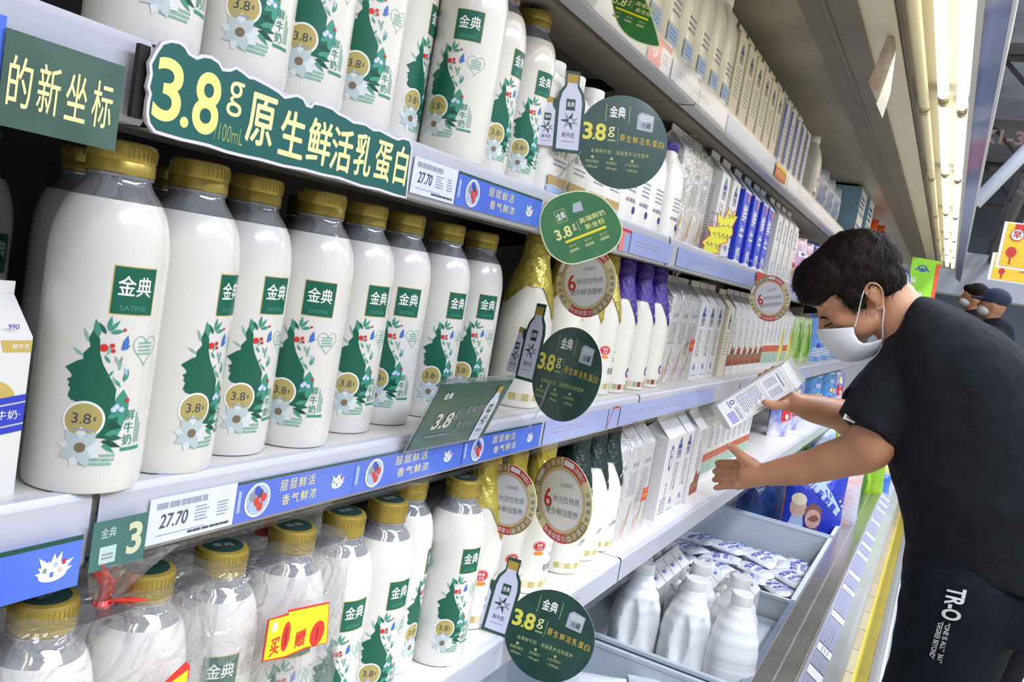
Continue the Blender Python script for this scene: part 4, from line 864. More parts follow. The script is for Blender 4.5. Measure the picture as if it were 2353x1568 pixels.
def carton(kind,**k):
    if kind!='bagged': return _old(kind,**k)
    t=_old('none',**k); w,d,hb=.074,.074,.193; A=Art(.0002); S=Art(.0002)
    A.lines(-w*.35,hb*.45,w*.3,hb*.72,12,GREYP,1,t=.4).text('纯牛奶',w*.05,hb*.8,.012,INKL,1); wb=mat('print_wheat','b8965a')
    A.poly([(-w*.1,hb*.08),(w*.1,hb*.12),(w*.3,hb*.40),(w*.1,hb*.3)],wb,1); A.disc(-w*.2,hb*.08,w*.16,mat('print_blush','dcb9a4'),1,ry=w*.3,n=14)
    A.on('front_print',flat((0,w/2,0),(0,1,0),(0,0,1)),t); S.lines(-d*.35,hb*.4,d*.3,hb*.85,14,INKL,1,t=.35); S.poly([(-d*.2,hb*.06),(d*.2,hb*.1),(d*.25,hb*.35)],MATS['print_wheat'],1); S.on('side_print',flat((-d/2,0,0),(1,0,0),(0,0,1)),t)
    return t
bagged(1420,1100,-.515,Z1,3,'the ribboned clear bag, lower shelf',21,knot_dy=.02)
bagged(1532,800,-.548,Z2,3,'the clear bag beside purple necks, middle shelf',22,knot_dy=-.02,rib=False)
bagged(1555,480,-.54,Z3,3,'the clear bag left of the starburst, upper shelf',23,redsticker=False,rib=False)
# ================================================================== pouches
def pouch(w,h,th,cols,art=None,seed=0):
    """standing or lying flexible pouch, bulging, crimped seals. x = thickness axis"""
    t=thing('pouch','x','pouch'); n,k=14,18; M_=mat('pouch_'+cols[0],cols[0],.22,coat=.5,bump=.5,bscale=35,color2=cols[1],nscale=12)
    vs=[];rnd=random.Random(seed)
    for side in (1,-1):
        for j in range(k+1):
            for i in range(n+1):
                u=i/n;v=j/k; b=(math.sin(PI*u)**.6)*(math.sin(PI*min(1,v*.92+.08))**.55 if v<.999 else 0)
                nz=noise.noise(Vector((u*4+seed,v*5,side)))*.12
                vs.append((side*(th/2*b*(1+nz)+.0004),(u-.5)*w*(1-.06*math.sin(PI*v)),v*h))
    q=(n+1)*(k+1); fs=[]
    for j in range(k):
        for i in range(n):
            a=j*(n+1)+i; fs.append((a,a+1,a+n+2,a+n+1)); fs.append((q+a,q+a+n+1,q+a+n+2,q+a+1))
    for j in range(k): fs+= [(j*(n+1),(j+1)*(n+1),q+(j+1)*(n+1),q+j*(n+1)),(j*(n+1)+n,q+j*(n+1)+n,q+(j+1)*(n+1)+n,(j+1)*(n+1)+n)]
    for i in range(n): fs+=[(i,q+i,q+i+1,i+1),(k*(n+1)+i,k*(n+1)+i+1,q+k*(n+1)+i+1,q+k*(n+1)+i)]
    m=MB().add(vs,fs,M_); m.build('film_body',t)
    def surf(u,v,hh):
        uu=min(.98,max(.02,u/w+.5)); vv=min(.98,max(.02,v/h)); b=(math.sin(PI*uu)**.6)*(math.sin(PI*min(1,vv*.92+.08))**.55); nz=noise.noise(Vector((uu*4+seed,vv*5,1)))*.12
        return Vector((th/2*b*(1+nz)+.0012+hh,(uu-.5)*w*(1-.06*math.sin(PI*vv)),v))
    if art: A=Art(.0011); art(A,w,h); A.on('print',surf,t,step=w/12)
    return t
def a_kids(A,w,h):   # blue pouch with bubble lettering and two generic figures blurred by the film
    A.poly([(-w*.25,h*.80),(w*.05,h*.86),(w*.42,h*.52),(w*.36,h*.42)],BLUEL,1)
    for i,c in enumerate('儿童奶酪'): A.text(c,-w*.10+i*w*.125,h*(.755-.075*i),h*.085,BLUE,2,ang=-.7,bold=.05)
    A.disc(w*.05,h*.88,w*.09,BLUEL,1); A.disc(-w*.30,h*.45,w*.13,mat('print_skin_tone','c9a191'),1,ry=w*.16).disc(-w*.30,h*.56,w*.12,mat('print_blond','d9cfae'),2,ry=w*.1).poly([(-w*.45,h*.1),(-w*.15,h*.1),(-w*.22,h*.36),(-w*.38,h*.36)],mat('print_ice','a9c6e6'),1)
    A.disc(-w*.05,h*.34,w*.13,MATS['print_skin_tone'],3,ry=w*.15).disc(-w*.05,h*.42,w*.14,mat('print_auburn','7d4c42'),2,ry=w*.14).poly([(-w*.2,h*.05),(w*.12,h*.05),(w*.04,h*.25),(-w*.14,h*.25)],mat('print_plum','6c4a86'),2)
    for a,b in ((.40,.62),(.45,.56),(.40,.50)): A.disc(w*a,h*b,w*.02,PW,2,n=10)
def a_leaf(A,w,h):
    for i in range(5): A.leaf(-w*.2+i*w*.1,h*.08,h*.8,w*.14,1.35+.1*i,(mat('print_lime','9ccb2a'),mat('print_moss','4f8428'))[i%2],1+i%2)
def a_spoon(A,w,h): A.rect(-w*.3,h*.6,w*.2,h*.72,PW,1).text('酸奶',-w*.05,h*.66,h*.06,BLUE,2); A.disc(w*.05,h*.3,w*.14,mat('print_tan','b89c62'),1,ry=w*.2).disc(w*.05,h*.36,w*.07,RED,2).rect(w*.03,h*.05,w*.07,h*.25,MATS['print_tan'],1)
def a_blue(A,w,h): A.poly([(-w*.1,h*.5),(w*.1,h*.5),(0,h*.62)],YEL,1).rect(w*.12,h*.45,w*.3,h*.58,mat('print_peach','e8b79b'),1).disc(-w*.05,h*.33,w*.1,BLUE,1).lines(-w*.3,h*.1,w*.3,h*.3,4,PW,1); A.text('鲜奶',0,h*.75,h*.1,PW,2)
def a_red(A,w,h): A.poly([(-w*.2,h*.3),(w*.25,h*.35),(w*.2,h*.6),(0,h*.5),(-w*.2,h*.65)],RED,1).disc(0,h*.4,w*.08,PW,2).rect(-w*.1,h*.65,w*.1,h*.85,mat('print_cream','efe7a8'),1)
def a_milk(A,w,h): A.text('浓鲜',0,h*.6,h*.13,BLUE,1,bold=.04).text('牛奶',0,h*.42,h*.13,BLUE,1,bold=.04).lines(-w*.25,h*.15,w*.2,h*.3,4,BLUEL,1)
def pouches(proto_args,items,labelf,group,start=0):
    P=Proto(pouch(*proto_args))
    for i,(loc,rot,s) in enumerate(items): P(loc,0,labelf.format(ORD[i+start]),group,rot=rot,scale=s)
# middle shelf: yellow, green, blue after the cartons
ym=[YAT(px,-.53,Z2+.1) for px in (1808,1826)]
pouches((.11,.20,.045,('e9e08c','d9c95a')),[((-.56,y,Z2),(0,-.05,.15),1) for y in ym],'pale yellow pouch near the far ring tag, {} from the left','yellow pouches on the middle shelf')
pouches((.13,.20,.05,('c9d6b4','8fb04a'),a_leaf),[((-.56,YAT(px,-.53,Z2+.1),Z2),(0,-.08,-.3),1) for px in (1846,1866)],'green leaf-print pouch left of the face mask, {} from the left','green pouches on the middle shelf')
pouches((.16,.22,.06,('7fb0df','4a7fd0'),a_blue),[((-.56,YAT(px,-.53,Z2+.1),Z2),(0,-.05,-.35),1) for px in (1888,1908,1930)],'blue pouch behind the masked face, {} from the left','blue pouches on the middle shelf')
# upper shelf end
pouches((.12,.19,.05,('e6c7de','d3a6cf'),a_spoon),[((-.56,YAT(px,-.53,Z3+.1),Z3),(0,-.05,-.3),1) for px in (1832,1852,1868)],'pink yogurt pouch on the upper shelf, {} from the left','pink pouches on the upper shelf')
pouches((.14,.21,.05,('3d63cf','2a48b8'),a_blue),[((-.56,YAT(px,-.53,Z3+.1),Z3),(0,-.05,-.3),1) for px in (1884,1896,1908)],'deep blue pouch at the upper shelf end, {} from the left','blue pouches on the upper shelf')
# top shelf far end
pouches((.10,.16,.05,('5a6fae','c8ccd8'),None),[((-.54,YAT(px,-.53,Z4+.1),Z4),(0,0,-.3),1) for px in (1874,1893,1908,1922)],'small blue and silver pack at the top shelf end, {} from left','small packs on the top shelf')
# lower shelf far: blue and red pouches seen behind the arms
pouches((.17,.24,.07,('6fa9dc','2f6fb4'),a_blue),[((-.56,YAT(px,-.53,Z1+.12),Z1),(0,-.05,-.45),1) for px in (1880,1912)],'large light blue pouch above the raised forearm, {} from the left','light blue pouches on the lower shelf')
pouches((.15,.22,.06,('e3dfe2','4a62c4'),a_red),[((-.56,YAT(px,-.53,Z1+.12),Z1),(0,-.05,-.45),1) for px in (1815,1840,1935)],'red and blue printed pouch on the lower shelf, {} from left','red and blue pouches on the lower shelf')
# ================================================================== lower deck: bins and what lies in them
BINW=mat('bin_plastic','c9d3dc',.35,noise_amt=.06,nscale=4); 
def bin_(y0,y1,zr,zf,label,x0=-.84,x1=-.262,walls=(1,1,1,1)):
    t=thing('storage_bin',label,'bin',(x0,y0,zf)); W=x1-x0; L=y1-y0; h=zr-zf; e=.006; m=MB()
    m.box((0,0,0),(W,L,e),BINW)
    hs=[h*k for k in walls]   # near, far, left, right
    for (a,b,hh) in (((0,0),(W,e),hs[0]),((0,L-e),(W,L),hs[1]),((0,0),(e,L),hs[2]),((W-e,0),(W,L),hs[3])):
        if hh>0: m.box((a[0],a[1],0),(b[0],b[1],hh),BINW)
    m.build('shell',t,smooth=0)
    m=MB()
    for k,(a,b) in enumerate((((-.004,-.006),(W+.004,.008)),((-.004,L-.008),(W+.004,L+.006)),((-.004,0),(.010,L)),((W-.010,0),(W+.006,L)))):
        if walls[k]>=.9: m.box((a[0],a[1],h-.008),(b[0],b[1],h+.001),BINW)
    if m.v: m.build('rim',t,smooth=0)
    return t
bin_(1.0,1.955,.59,.40,'pale plastic bin nearest the camera at the bottom edge')
bin_(1.975,2.69,.60,.505,'pale shallow tray holding the big jugs and small cartons',walls=(1,.25,.6,.25))
bin_(2.71,3.66,.60,.42,'pale blue-grey bin with clear milk sachets')
bin_(3.69,4.72,.60,.42,'pale bin with the blue pouches beyond the sachet bin')
cpart('bin_supports',MB().box((-.84,1.975,.36),(-.27,2.69,.503),mat('deck_block','9aa3ab',.5)).box((-.84,2.72,.36),(-.27,4.7,.418),MATS['deck_block']).box((-.84,1.02,.36),(-.27,1.95,.398),MATS['deck_block']),smooth=0)
# big jugs with a handle between two oval hollows
JW=mat('big_jug_white','eef0f0',.32,coat=.15,sss=.0); JY=mat('milk_level','e9ecd8',.3,coat=.15)
def big_jug():
    t=thing('large_milk_jug','x','jug'); n,k=72,46; H=.225; vs=[]
    def pr(z):
        P=[(0,.046),(.004,.053),(.012,.0555),(.12,.0555),(.15,.052),(.18,.044),(.205,.033),(.222,.025),(.235,.0215)]
        for (z0,r0),(z1,r1) in zip(P,P[1:]):
            if z<=z1: f=(z-z0)/(z1-z0); return r0+(r1-r0)*(f*f*(3-2*f) if z0>=.12 else f)
        return P[-1][1]
    for j in range(k+1):
        z=.235*j/k; r0=pr(z)
        for i in range(n):
            a=2*PI*i/n; p=2.6 if z<.15 else 2.6-.6*(z-.15)/.085; q=1/(abs(math.cos(a))**p+abs(math.sin(a))**p)**(1/p); r=r0*q
            for ca in (-.46,.46):       # hollows either side of the handle
                da=math.atan2(math.sin(a-ca),math.cos(a-ca)); e=(da/.34)**2+((z-.118)/.062)**2
                if e<1: r-=.019*(1-e)**.85
            if .03<z<.115: 
                for zz in (.096,.108): 
                    if abs(z-zz)<.004 and abs(math.atan2(math.sin(a),math.cos(a)))>1.1: r-=.0015
            vs.append((r*math.cos(a),r*math.sin(a),z))
    fs=[(j*n+i,j*n+(i+1)%n,(j+1)*n+(i+1)%n,(j+1)*n+i) for j in range(k) for i in range(n)]+[tuple(range(n-1,-1,-1)),tuple(k*n+i for i in range(n))]
    MB().add(vs,fs,JW).build('body',t,smooth=60)
    m=MB().lathe([(.0225,.231),(.0232,.2325),(.0232,.2545),(.0215,.2565),(0,.2565)],PW,36)
    for i in range(36): m.box((.0230,-.0005,.234),(.0237,.0005,.253),PW,Matrix.Rotation(2*PI*i/36,4,'Z'))
    m.build('cap',t); return t
BJ=Proto(big_jug())
for i,((px,py),y,rz) in enumerate([((1483,1300),2.07,-1.05),((1597,1345),2.075,-1.05),((1706,1374),2.08,1.9),((1612,1305),2.21,-1.0),((1703,1335),2.205,1.2)]):
    p=PY(px,py,y); BJ((p.x,y,.511),rz,'large white jug in the tray, '+['left one with oval hollows, front row','middle one with oval hollows, front row','right one with ribbed side, front row','middle one of the second row','right one of the second row'][i],'large white jugs in the tray',scale=(1.1,1.1,1.06))
# small cartons with slanted roofs in three columns
def small_carton(cap):
    w,d,hb,gh=.078,.088,.125,.036
    t=thing('small_carton','x','carton'); MB().box((-d/2,-w/2,0),(d/2,w/2,hb),CARTW).build('body',t,smooth=0)
    m=MB(); m.add([(-d/2,-w/2,hb),(d/2,-w/2,hb),(d/2,w/2,hb),(-d/2,w/2,hb),(0,-w/2,hb+gh),(0,w/2,hb+gh)],[(0,4,5,3),(1,2,5,4),(0,1,4),(3,5,2)],CARTW).box((-.001,-w/2,hb+gh-.001),(.001,w/2,hb+gh+.014),CARTW); m.build('gable_top',t,smooth=0)
    a=math.atan2(gh,d/2); A=Art(.0003); A.leaf(-.022,.004,.020,.009,-.4,mat('print_navy','34478f'),1).leaf(-.012,-.006,.020,.010,.5,BLUE,1).disc(.010,.002,.009,BLUEL,1,n=12).text('悦',.010,.002,.009,PW,2)
    s=Vector((d/2,0,-gh)).normalized(); A.on('roof_print',flat((d/4,0,hb+gh/2),(0,1,0),-s),t)
    if cap:
        M=Matrix.Translation((-d/4,0,hb+gh/2))@Matrix.Rotation(-a,4,'Y'); MB().lathe([(.0155,0),(.016,.002),(.016,.020),(.0145,.022),(0,.022)],PW,24,M=M).build('cap',t)
    return t
SC=Proto(small_carton(True))
k=0
for c,(x,y0) in enumerate([(-.625,2.36),(-.505,2.33),(-.395,2.33)]):
    for j in range(4):
        y=y0+j*.083+.0
        if y>2.645: continue
        SC((x,y,.511),0,f'small capped gable carton in the tray, {("left","middle","right")[c]} column, {ORD[j]} from the jugs','small capped cartons in the tray')
# sachets
def sachet():
    t=thing('milk_sachet','x','sachet'); n=16; W,L,T=.11,.15,.034; vs=[]
    S=mat('sachet_film','e4e7ef',.15,coat=.6,bump=.7,bscale=30)
    for side in (1,-1):
        for j in range(n+1):
            for i in range(n+1):
                u=i/n;v=j/n; b=(math.sin(PI*u)*math.sin(PI*v))**.5 if 0<i<n and 0<j<n else 0
                vs.append(((u-.5)*W,(v-.5)*L,side*T/2*b*(1+.35*noise.noise(Vector((u*5,v*5,side*3))))+.0003*side))
    q=(n+1)**2; fs=[]
    for j in range(n):
        for i in range(n): a=j*(n+1)+i; fs+=[(a,a+1,a+n+2,a+n+1),(q+a,q+a+n+1,q+a+n+2,q+a+1)]
    for i in range(n): fs+=[(i,q+i,q+i+1,i+1),(n*(n+1)+i,n*(n+1)+i+1,q+n*(n+1)+i+1,q+n*(n+1)+i)]; 
    for j in range(n): fs+=[(j*(n+1),(j+1)*(n+1),q+(j+1)*(n+1),q+j*(n+1)),(j*(n+1)+n,q+j*(n+1)+n,q+(j+1)*(n+1)+n,(j+1)*(n+1)+n)]
    MB().add(vs,fs,S).build('film_body',t)
    A=Art(.0003); A.text('生鲜牛奶',0,.012,.026,BLUE,1,w=.085,bold=.03).text('巴氏杀菌',0,-.022,.017,BLUE,1,w=.07,bold=.03).lines(-.035,-.05,.03,-.038,2,BLUEL,1).rect(.03,.045,.045,.050,INK,1)
    def sf(u,v,h):
        uu,vv=u/W+.5,v/L+.5; b=(math.sin(PI*uu)*math.sin(PI*vv))**.5; return Vector((u,v,T/2*b*(1+.35*noise.noise(Vector((uu*5,vv*5,3))))+.0012+h))
    A.on('print',sf,t,step=.008); return t
SA=Proto(sachet()); rnd=random.Random(5); lay=[]
for z0,ny in ((.445,6),(.476,6),(.505,5)):
    for j in range(ny):
        for i in range(4): lay.append((-.35-i*.125+rnd.uniform(-.01,.01),2.80+j*.145+rnd.uniform(-.015,.015),z0+rnd.uniform(0,.006),rnd.uniform(-.6,.6)))
for k,(x,y,z,a) in enumerate(lay):
    SA((x,y,z),0,'clear milk sachet with blue lettering lying in the pile in the bin','milk sachets piled in the bin',rot=(rnd.uniform(-.12,.12),rnd.uniform(-.12,.12),a+1.2))
# pouches standing in the far bin
def dp(px,py,y,args,label,rz=-1.1,tilt=-.15,s=1,base=None,cat=None):
    p=PY(px,py,y); P=Proto(pouch(*args)); P((p.x,p.y,max(p.z,.428)),0,label,None,rot=(0,tilt,rz),scale=s)
dp(1856,1250,3.85,(.27,.33,.09,('2b3fc0','2233a8'),a_kids,3),'royal blue pouch with white lettering and two blurred figures, in the bin')
dp(1735,1225,3.95,(.22,.28,.09,('2e4c8c','22355f'),None,4),'dark navy pouch in the far bin below the wrist')
dp(1785,1215,4.12,(.20,.32,.07,('b0705a','8a5448'),None,5),'brownish orange pouch between navy and blue pouches')
dp(1920,1250,3.98,(.16,.33,.07,('d9a79a','b9c3d6'),None,6),'pinkish pouch right of the royal blue pouch')
dp(1770,1160,4.4,(.3,.3,.08,('30477e','1f2c50'),None,15),'dark blue pouch at the back of the far bin',rz=-.9)
dp(1962,1150,4.85,(.30,.36,.09,('9ccb2a','6fa52a'),a_leaf,7),'lime green pouch beyond the far bin')
dp(1995,1150,4.95,(.22,.16,.09,('4a86d8','2f5fb0'),None,8),'small blue crumpled pouch beside the stainless grille')
dp(2005,1085,4.98,(.25,.22,.07,('e4e08a','c9d28a'),None,9),'pale yellow pouch by the end of the deck',rz=-1.0)
dp(1900,1105,4.95,(.26,.30,.09,('5b8fd0','e4e8f0'),a_blue,31),'blue and white pouch behind the lime pouch')
dp(1862,1095,5.3,(.26,.30,.09,('a5cf3a','5f9a2c'),a_leaf,32),'second lime pouch deeper in the deck behind the forearm')
dp(1835,1150,4.6,(.26,.26,.09,('c9826a','8f5c4c'),None,33),'orange-brown pouch at the back under the lower shelf')
# white round-topped packs at the bottom edge
for i,(px,py,y) in enumerate([(1372,1600,1.78),(1470,1600,1.72),(1540,1590,1.88)]):
    p=PY(px,py,y); q=Proto(pouch(.16,.13,.07,('e9ebee','dfe2e8'),None,20+i)) ; q((p.x,p.y,.47),0,'white pack in the nearest bin, '+ORD[i]+' from the left at the bottom edge','white packs in the nearest bin',rot=(0,-.9,-1.1))
# grille, ticket rail, bumper
GR=mat('grille_steel','c9c7c0',.3,metal=.75,noise_amt=.15,nscale=6); GD=mat('grille_dark','26241f',.5)
cpart('grille_bed',MB().box((-.252,-.8,.585),(-.163,9.5,.588),GD).box((-.254,-.8,.585),(-.250,9.5,.604),GR).box((-.211,-.8,.588),(-.206,9.5,.603),GR).box((-.165,-.8,.585),(-.160,9.5,.606),GR),smooth=0)
m=MB()
y=1.0
while y<3.05:
    m.box((-.250,y,.596),(-.163,y+.0045,.602),GR); y+=.0105
g=cpart('grille_bars',m,smooth=0); g['kind']='stuff'
cpart('deck_steel_sheet',MB().box((-.252,3.05,.598),(-.163,9.5,.602),STEEL),smooth=0)
RAIL=mat('ticket_rail_grey','a7abbd',.35,noise_amt=.1,nscale=5); OUT_=mat('outer_panel','b9bdb8',.3,noise_amt=.12,nscale=7,coat=.3)
def quad_prism(m,pts,y0,y1,mm):
    n=len(pts); m.add([(a,y0,b) for a,b in pts]+[(a,y1,b) for a,b in pts],[(i,(i+1)%n,(i+1)%n+n,i+n) for i in range(n)]+[tuple(range(n-1,-1,-1)),tuple(range(n,2*n))],mm)
m=MB(); quad_prism(m,[(-.158,.600),(-.158,.612),(-.152,.612),(-.108,.585),(-.108,.575)],-.8,9.5,RAIL); cpart('ticket_rail',m,smooth=0)
m=MB(); quad_prism(m,[(-.108,.588),(-.085,.592),(-.074,.580),(-.074,.50),(-.155,.10),(-.155,.0),(-.20,.0),(-.20,.575)],-.8,9.5,OUT_); cpart('outer_panel',m,smooth=0)
m=MB(); quad_prism(m,[(-.2,0),(-.2,.36),(-.95,.36),(-.95,0)],-.8,9.5,DARK); cpart('plinth',m,smooth=0)
fr_=flat((-.130,0,.5995),(0,1,0),(-.044,0,.027))
yy=1.5; k=0; rnd=random.Random(9)
while yy<4.95:
    w=rnd.choice((.085,.10,.19)); white=k%2==0; w=.055 if white else w*1.25
    t=thing('deck_ticket',('white' if white else 'grey-lilac')+f' ticket on the deck ticket rail, {ORD[min(k//2,15)]} of its colour from the camera','shelf ticket',(-.130,yy+w/2,.5995),group='tickets on the deck rail')
    f0=flat((0,0,0),(0,1,0),(-.044,0,.027)); A=Art(.0003)
    b=MB().slab([(-w/2,-.022),(w/2,-.022),(w/2,.022),(-w/2,.022)],flat((.0006,0,.001),(0,1,0),(-.044,0,.027)),.0008,PW if white else mat('ticket_grey_lilac','8c90a8',.4)).build('paper',t,smooth=0)
    if not white or k%4==0: A.lines(-w*.4,-.014,w*.3,.012,3,INKL,1,t=.4)
    if k==4: A.text('26.',0,0,.022,INKL,1)
    if A.it: A.on('print',flat((.0010,0,.0017),(0,1,0),(-.044,0,.027)),t)
    yy+=w+.008; k+=1
# floor and the bumper rail
TILE=mat('floor_tile','b3aa98',.35)
def tile_mat():
    m=TILE; nt=m.node_tree; b=nt.nodes['Principled BSDF']; tc=nt.nodes.new('ShaderNodeTexCoord'); br=nt.nodes.new('ShaderNodeTexBrick'); mp=nt.nodes.new('ShaderNodeMapping')
    mp.inputs['Scale'].default_value=(1,1,1); br.inputs['Scale'].default_value=1; br.inputs['Brick Width'].default_value=.3; br.inputs['Row Height'].default_value=.3; br.inputs['Mortar Size'].default_value=.004; br.offset=0
    br.inputs['Color1'].default_value=lin('c9bc9a'); br.inputs['Color2'].default_value=lin('bfb290'); br.inputs['Mortar'].default_value=lin('5f564a')
    nt.links.new(tc.outputs['Object'],mp.inputs[0]); nt.links.new(mp.outputs[0],br.inputs['Vector']); nt.links.new(br.outputs['Color'],b.inputs['Base Color'])
tile_mat()
o=MB().box((-1.1,-3,-.05),(8,26,0),TILE).build('floor',smooth=0); struct(o)
tag(MB().box((-.082,-.8,.0),(-.024,9,.0012),mat('tape_yellow','efd95a',.4,noise_amt=.06,nscale=9)).build('floor_tape',smooth=0),'yellow tape line on the floor along the dairy case','floor tape')
t=thing('bumper_rail','chrome bumper rail low beside the dairy case','rail',(.014,1,0)); CH2=mat('chrome','d9dce2',.25,metal=.7)
MB().tube([(0,0,.16),(0,2.0,.16),(0,8.2,.16)],.029,CH2,n=20).build('tube',t)
for yy in (.3,1.6,2.9,4.1,5.5,7.0): MB().tube([(0,yy,0),(0,yy,.14)],.010,CH2,n=10).lathe([(.028,0),(.028,.006),(.01,.01)],CH2,16,c=(0,yy)).build('post',t)
# ================================================================== the customer
SKIN=mat('skin','c08c69',.5,sss=.12,color2='b58060',nscale=14,bump=.08,bscale=180); SHIRT=mat('shirt_black','1b1d24',.9,bump=.08,bscale=300,color2='15171d',nscale=30,spec=.2); PANTS=mat('trousers_navy','0d1420',.85,bump=.2,bscale=260,color2='0a101b',nscale=20,spec=.2)
HAIR=mat('hair_black','15110e',.75,color2='1f1814',nscale=60,spec=.15)
def loft(mb,secs,m,n=28,p=2.3,ends=True):
    """secs: (centre, A, B) with half axes A and B"""
    vs=[]
    for c,A,B in secs:
        c,A,B=Vector(c),Vector(A),Vector(B)
        for i in range(n):
            a=2*PI*i/n; q=1/(abs(math.cos(a))**p+abs(math.sin(a))**p)**(1/p); vs.append(c+A*(q*math.cos(a))+B*(q*math.sin(a)))
    k=len(secs); fs=[(j*n+i,j*n+(i+1)%n,(j+1)*n+(i+1)%n,(j+1)*n+i) for j in range(k-1) for i in range(n)]
    o=len(vs); vs+=[Vector(secs[0][0]),Vector(secs[-1][0])]
    fs+=[(o,(i+1)%n,i) for i in range(n)]+[(o+1,(k-1)*n+i,(k-1)*n+(i+1)%n) for i in range(n)]
    mb.add(vs,fs,m)
def smoothpath(P,R,k=6):
    out=[];rr=[];n=len(P);P=[Vector(p) for p in P]
    for i in range(n-1):
        p0,p1,p2,p3=P[max(i-1,0)],P[i],P[i+1],P[min(i+2,n-1)]
        for j in range(k):
            u=j/k; out.append(.5*((2*p1)+(p2-p0)*u+(2*p0-5*p1+4*p2-p3)*u*u+(3*p1-p0-3*p2+p3)*u**3)); rr.append(R[i]+(R[i+1]-R[i])*(u*u*(3-2*u)))
    out.append(P[-1]); rr.append(R[-1]); return out,rr
def limb(mb,P,R,m,n=20,flat=1,up=None,k=6):
    a,b=smoothpath(P,R,k); mb.tube(a,b,m,n=n,flat=flat,up=up); mb.ellip(a[0],(b[0],)*3,m,n=14,k=8); mb.ellip(a[-1],(b[-1],)*3,m,n=14,k=8)
def fuse(mb,name,parent,voxel,smooth_it=6,disp=None,sub=0):
    o=mb.build(name,parent,smooth=0)
    r=o.modifiers.new('fuse','REMESH'); r.mode='VOXEL'; r.voxel_size=voxel; r.use_smooth_shade=True
    s=o.modifiers.new('soften','SMOOTH'); s.factor=.5; s.iterations=smooth_it
    if disp:
        tx=bpy.data.textures.new(name+'_folds','CLOUDS'); tx.noise_scale=disp[1]; tx.noise_depth=2; d=o.modifiers.new('folds','DISPLACE'); d.texture=tx; d.strength=disp[0]; d.mid_level=.5; d.texture_coords='LOCAL'
    baked(o); me=o.data; me.shade_smooth(); mi=mb.mats
    if len(me.materials)==0:
        for m in mi: me.materials.append(m)
    return o
man=thing('person','person in black t-shirt and white mask bending to the shelves, holding a carton','person',(0,0,0))
YM=2.2
def sec(L,R,w,yl=2.06,yr=2.32):
    f=PY(*L,yl); b=PY(*R,yr); c=(f+b)/2; c.y=YM; A=(b-f)/2; A.y=0; return (c,A,Vector((0,w,0)))
# --- head frame
HC=PD(1966,668,2.03)
_f=(-rgt*.87+dwn*.50)+fwd*.17; HF=_f.normalized(); _u=(-rgt*.50-dwn*.87); HU=(_u-HF*_u.dot(HF)).normalized(); HS=HF.cross(HU)
if HS.dot(-fwd)<0: HS=-HS        # towards the camera = his left
def H(f,u,s=0): return HC+HF*f+HU*u+HS*s
HM=Matrix((HF,HS,HU)).transposed()
b=MB()
b.ellip(H(-.012,.022),(.098,.076,.092),SKIN,HM,24,16); b.ellip(H(.035,-.040),(.062,.060,.075),SKIN,HM,20,14); b.ellip(H(.050,.005),(.048,.062,.050),SKIN,HM,20,12)
b.ellip(H(.068,-.098),(.026,.026,.020),SKIN,HM); b.ellip(H(.020,-.075,.030),(.050,.026,.030),SKIN,HM); b.ellip(H(.020,-.075,-.030),(.050,.026,.030),SKIN,HM)
for s in (1,-1):
    b.ellip(H(.060,-.035,.034*s),(.030,.024,.028),SKIN,HM); b.ellip(H(.086,.010,.026*s),(.012,.024,.007),SKIN,HM); b.ellip(H(.080,-.010,.030*s),(.013,.015,.011),SKIN,HM)
limb(b,[H(.091,.0),H(.098,-.020),H(.106,-.040)],[.009,.009,.011],SKIN,12); b.ellip(H(.098,-.046),(.012,.017,.009),SKIN,HM); b.ellip(H(.092,-.072),(.012,.022,.012),SKIN,HM)
for s in (1,-1):        # ears: shell, rim, lobe
    e0=H(-.014,-.022,.072*s)
    b.ellip(e0+HS*(.004*s)-HF*.003+HU*.004,(.017,.006,.031),SKIN,HM@Matrix.Rotation(.15,3,'Y'))
    rim=[e0+HF*f+HU*u+HS*(s*g) for f,u,g in ((.012,.004,.004),(.013,.020,.008),(.004,.032,.012),(-.010,.031,.015),(-.018,.018,.017),(-.018,.002,.015),(-.012,-.014,.010),(-.003,-.028,.006),(.006,-.030,.004),(.009,-.020,.002))]
    a_,r_=smoothpath(rim,[.0028,.0034,.0036,.0036,.0034,.0032,.0034,.005,.0052,.003],4); b.tube(a_,r_,SKIN,n=8)
    b.tube([e0+HF*.002+HU*.018+HS*(.008*s),e0-HF*.008+HU*.008+HS*(.010*s),e0-HF*.006-HU*.008+HS*(.008*s)],.0025,SKIN,n=8); b.ellip(e0+HF*.010-HU*.002+HS*(.004*s),(.004,.004,.007),SKIN,HM)
# neck
limb(b,[H(-.035,-.01),H(-.055,-.060),PY(2075,745,YM),PY(2110,770,YM)],[.060,.060,.066,.08],SKIN,24)
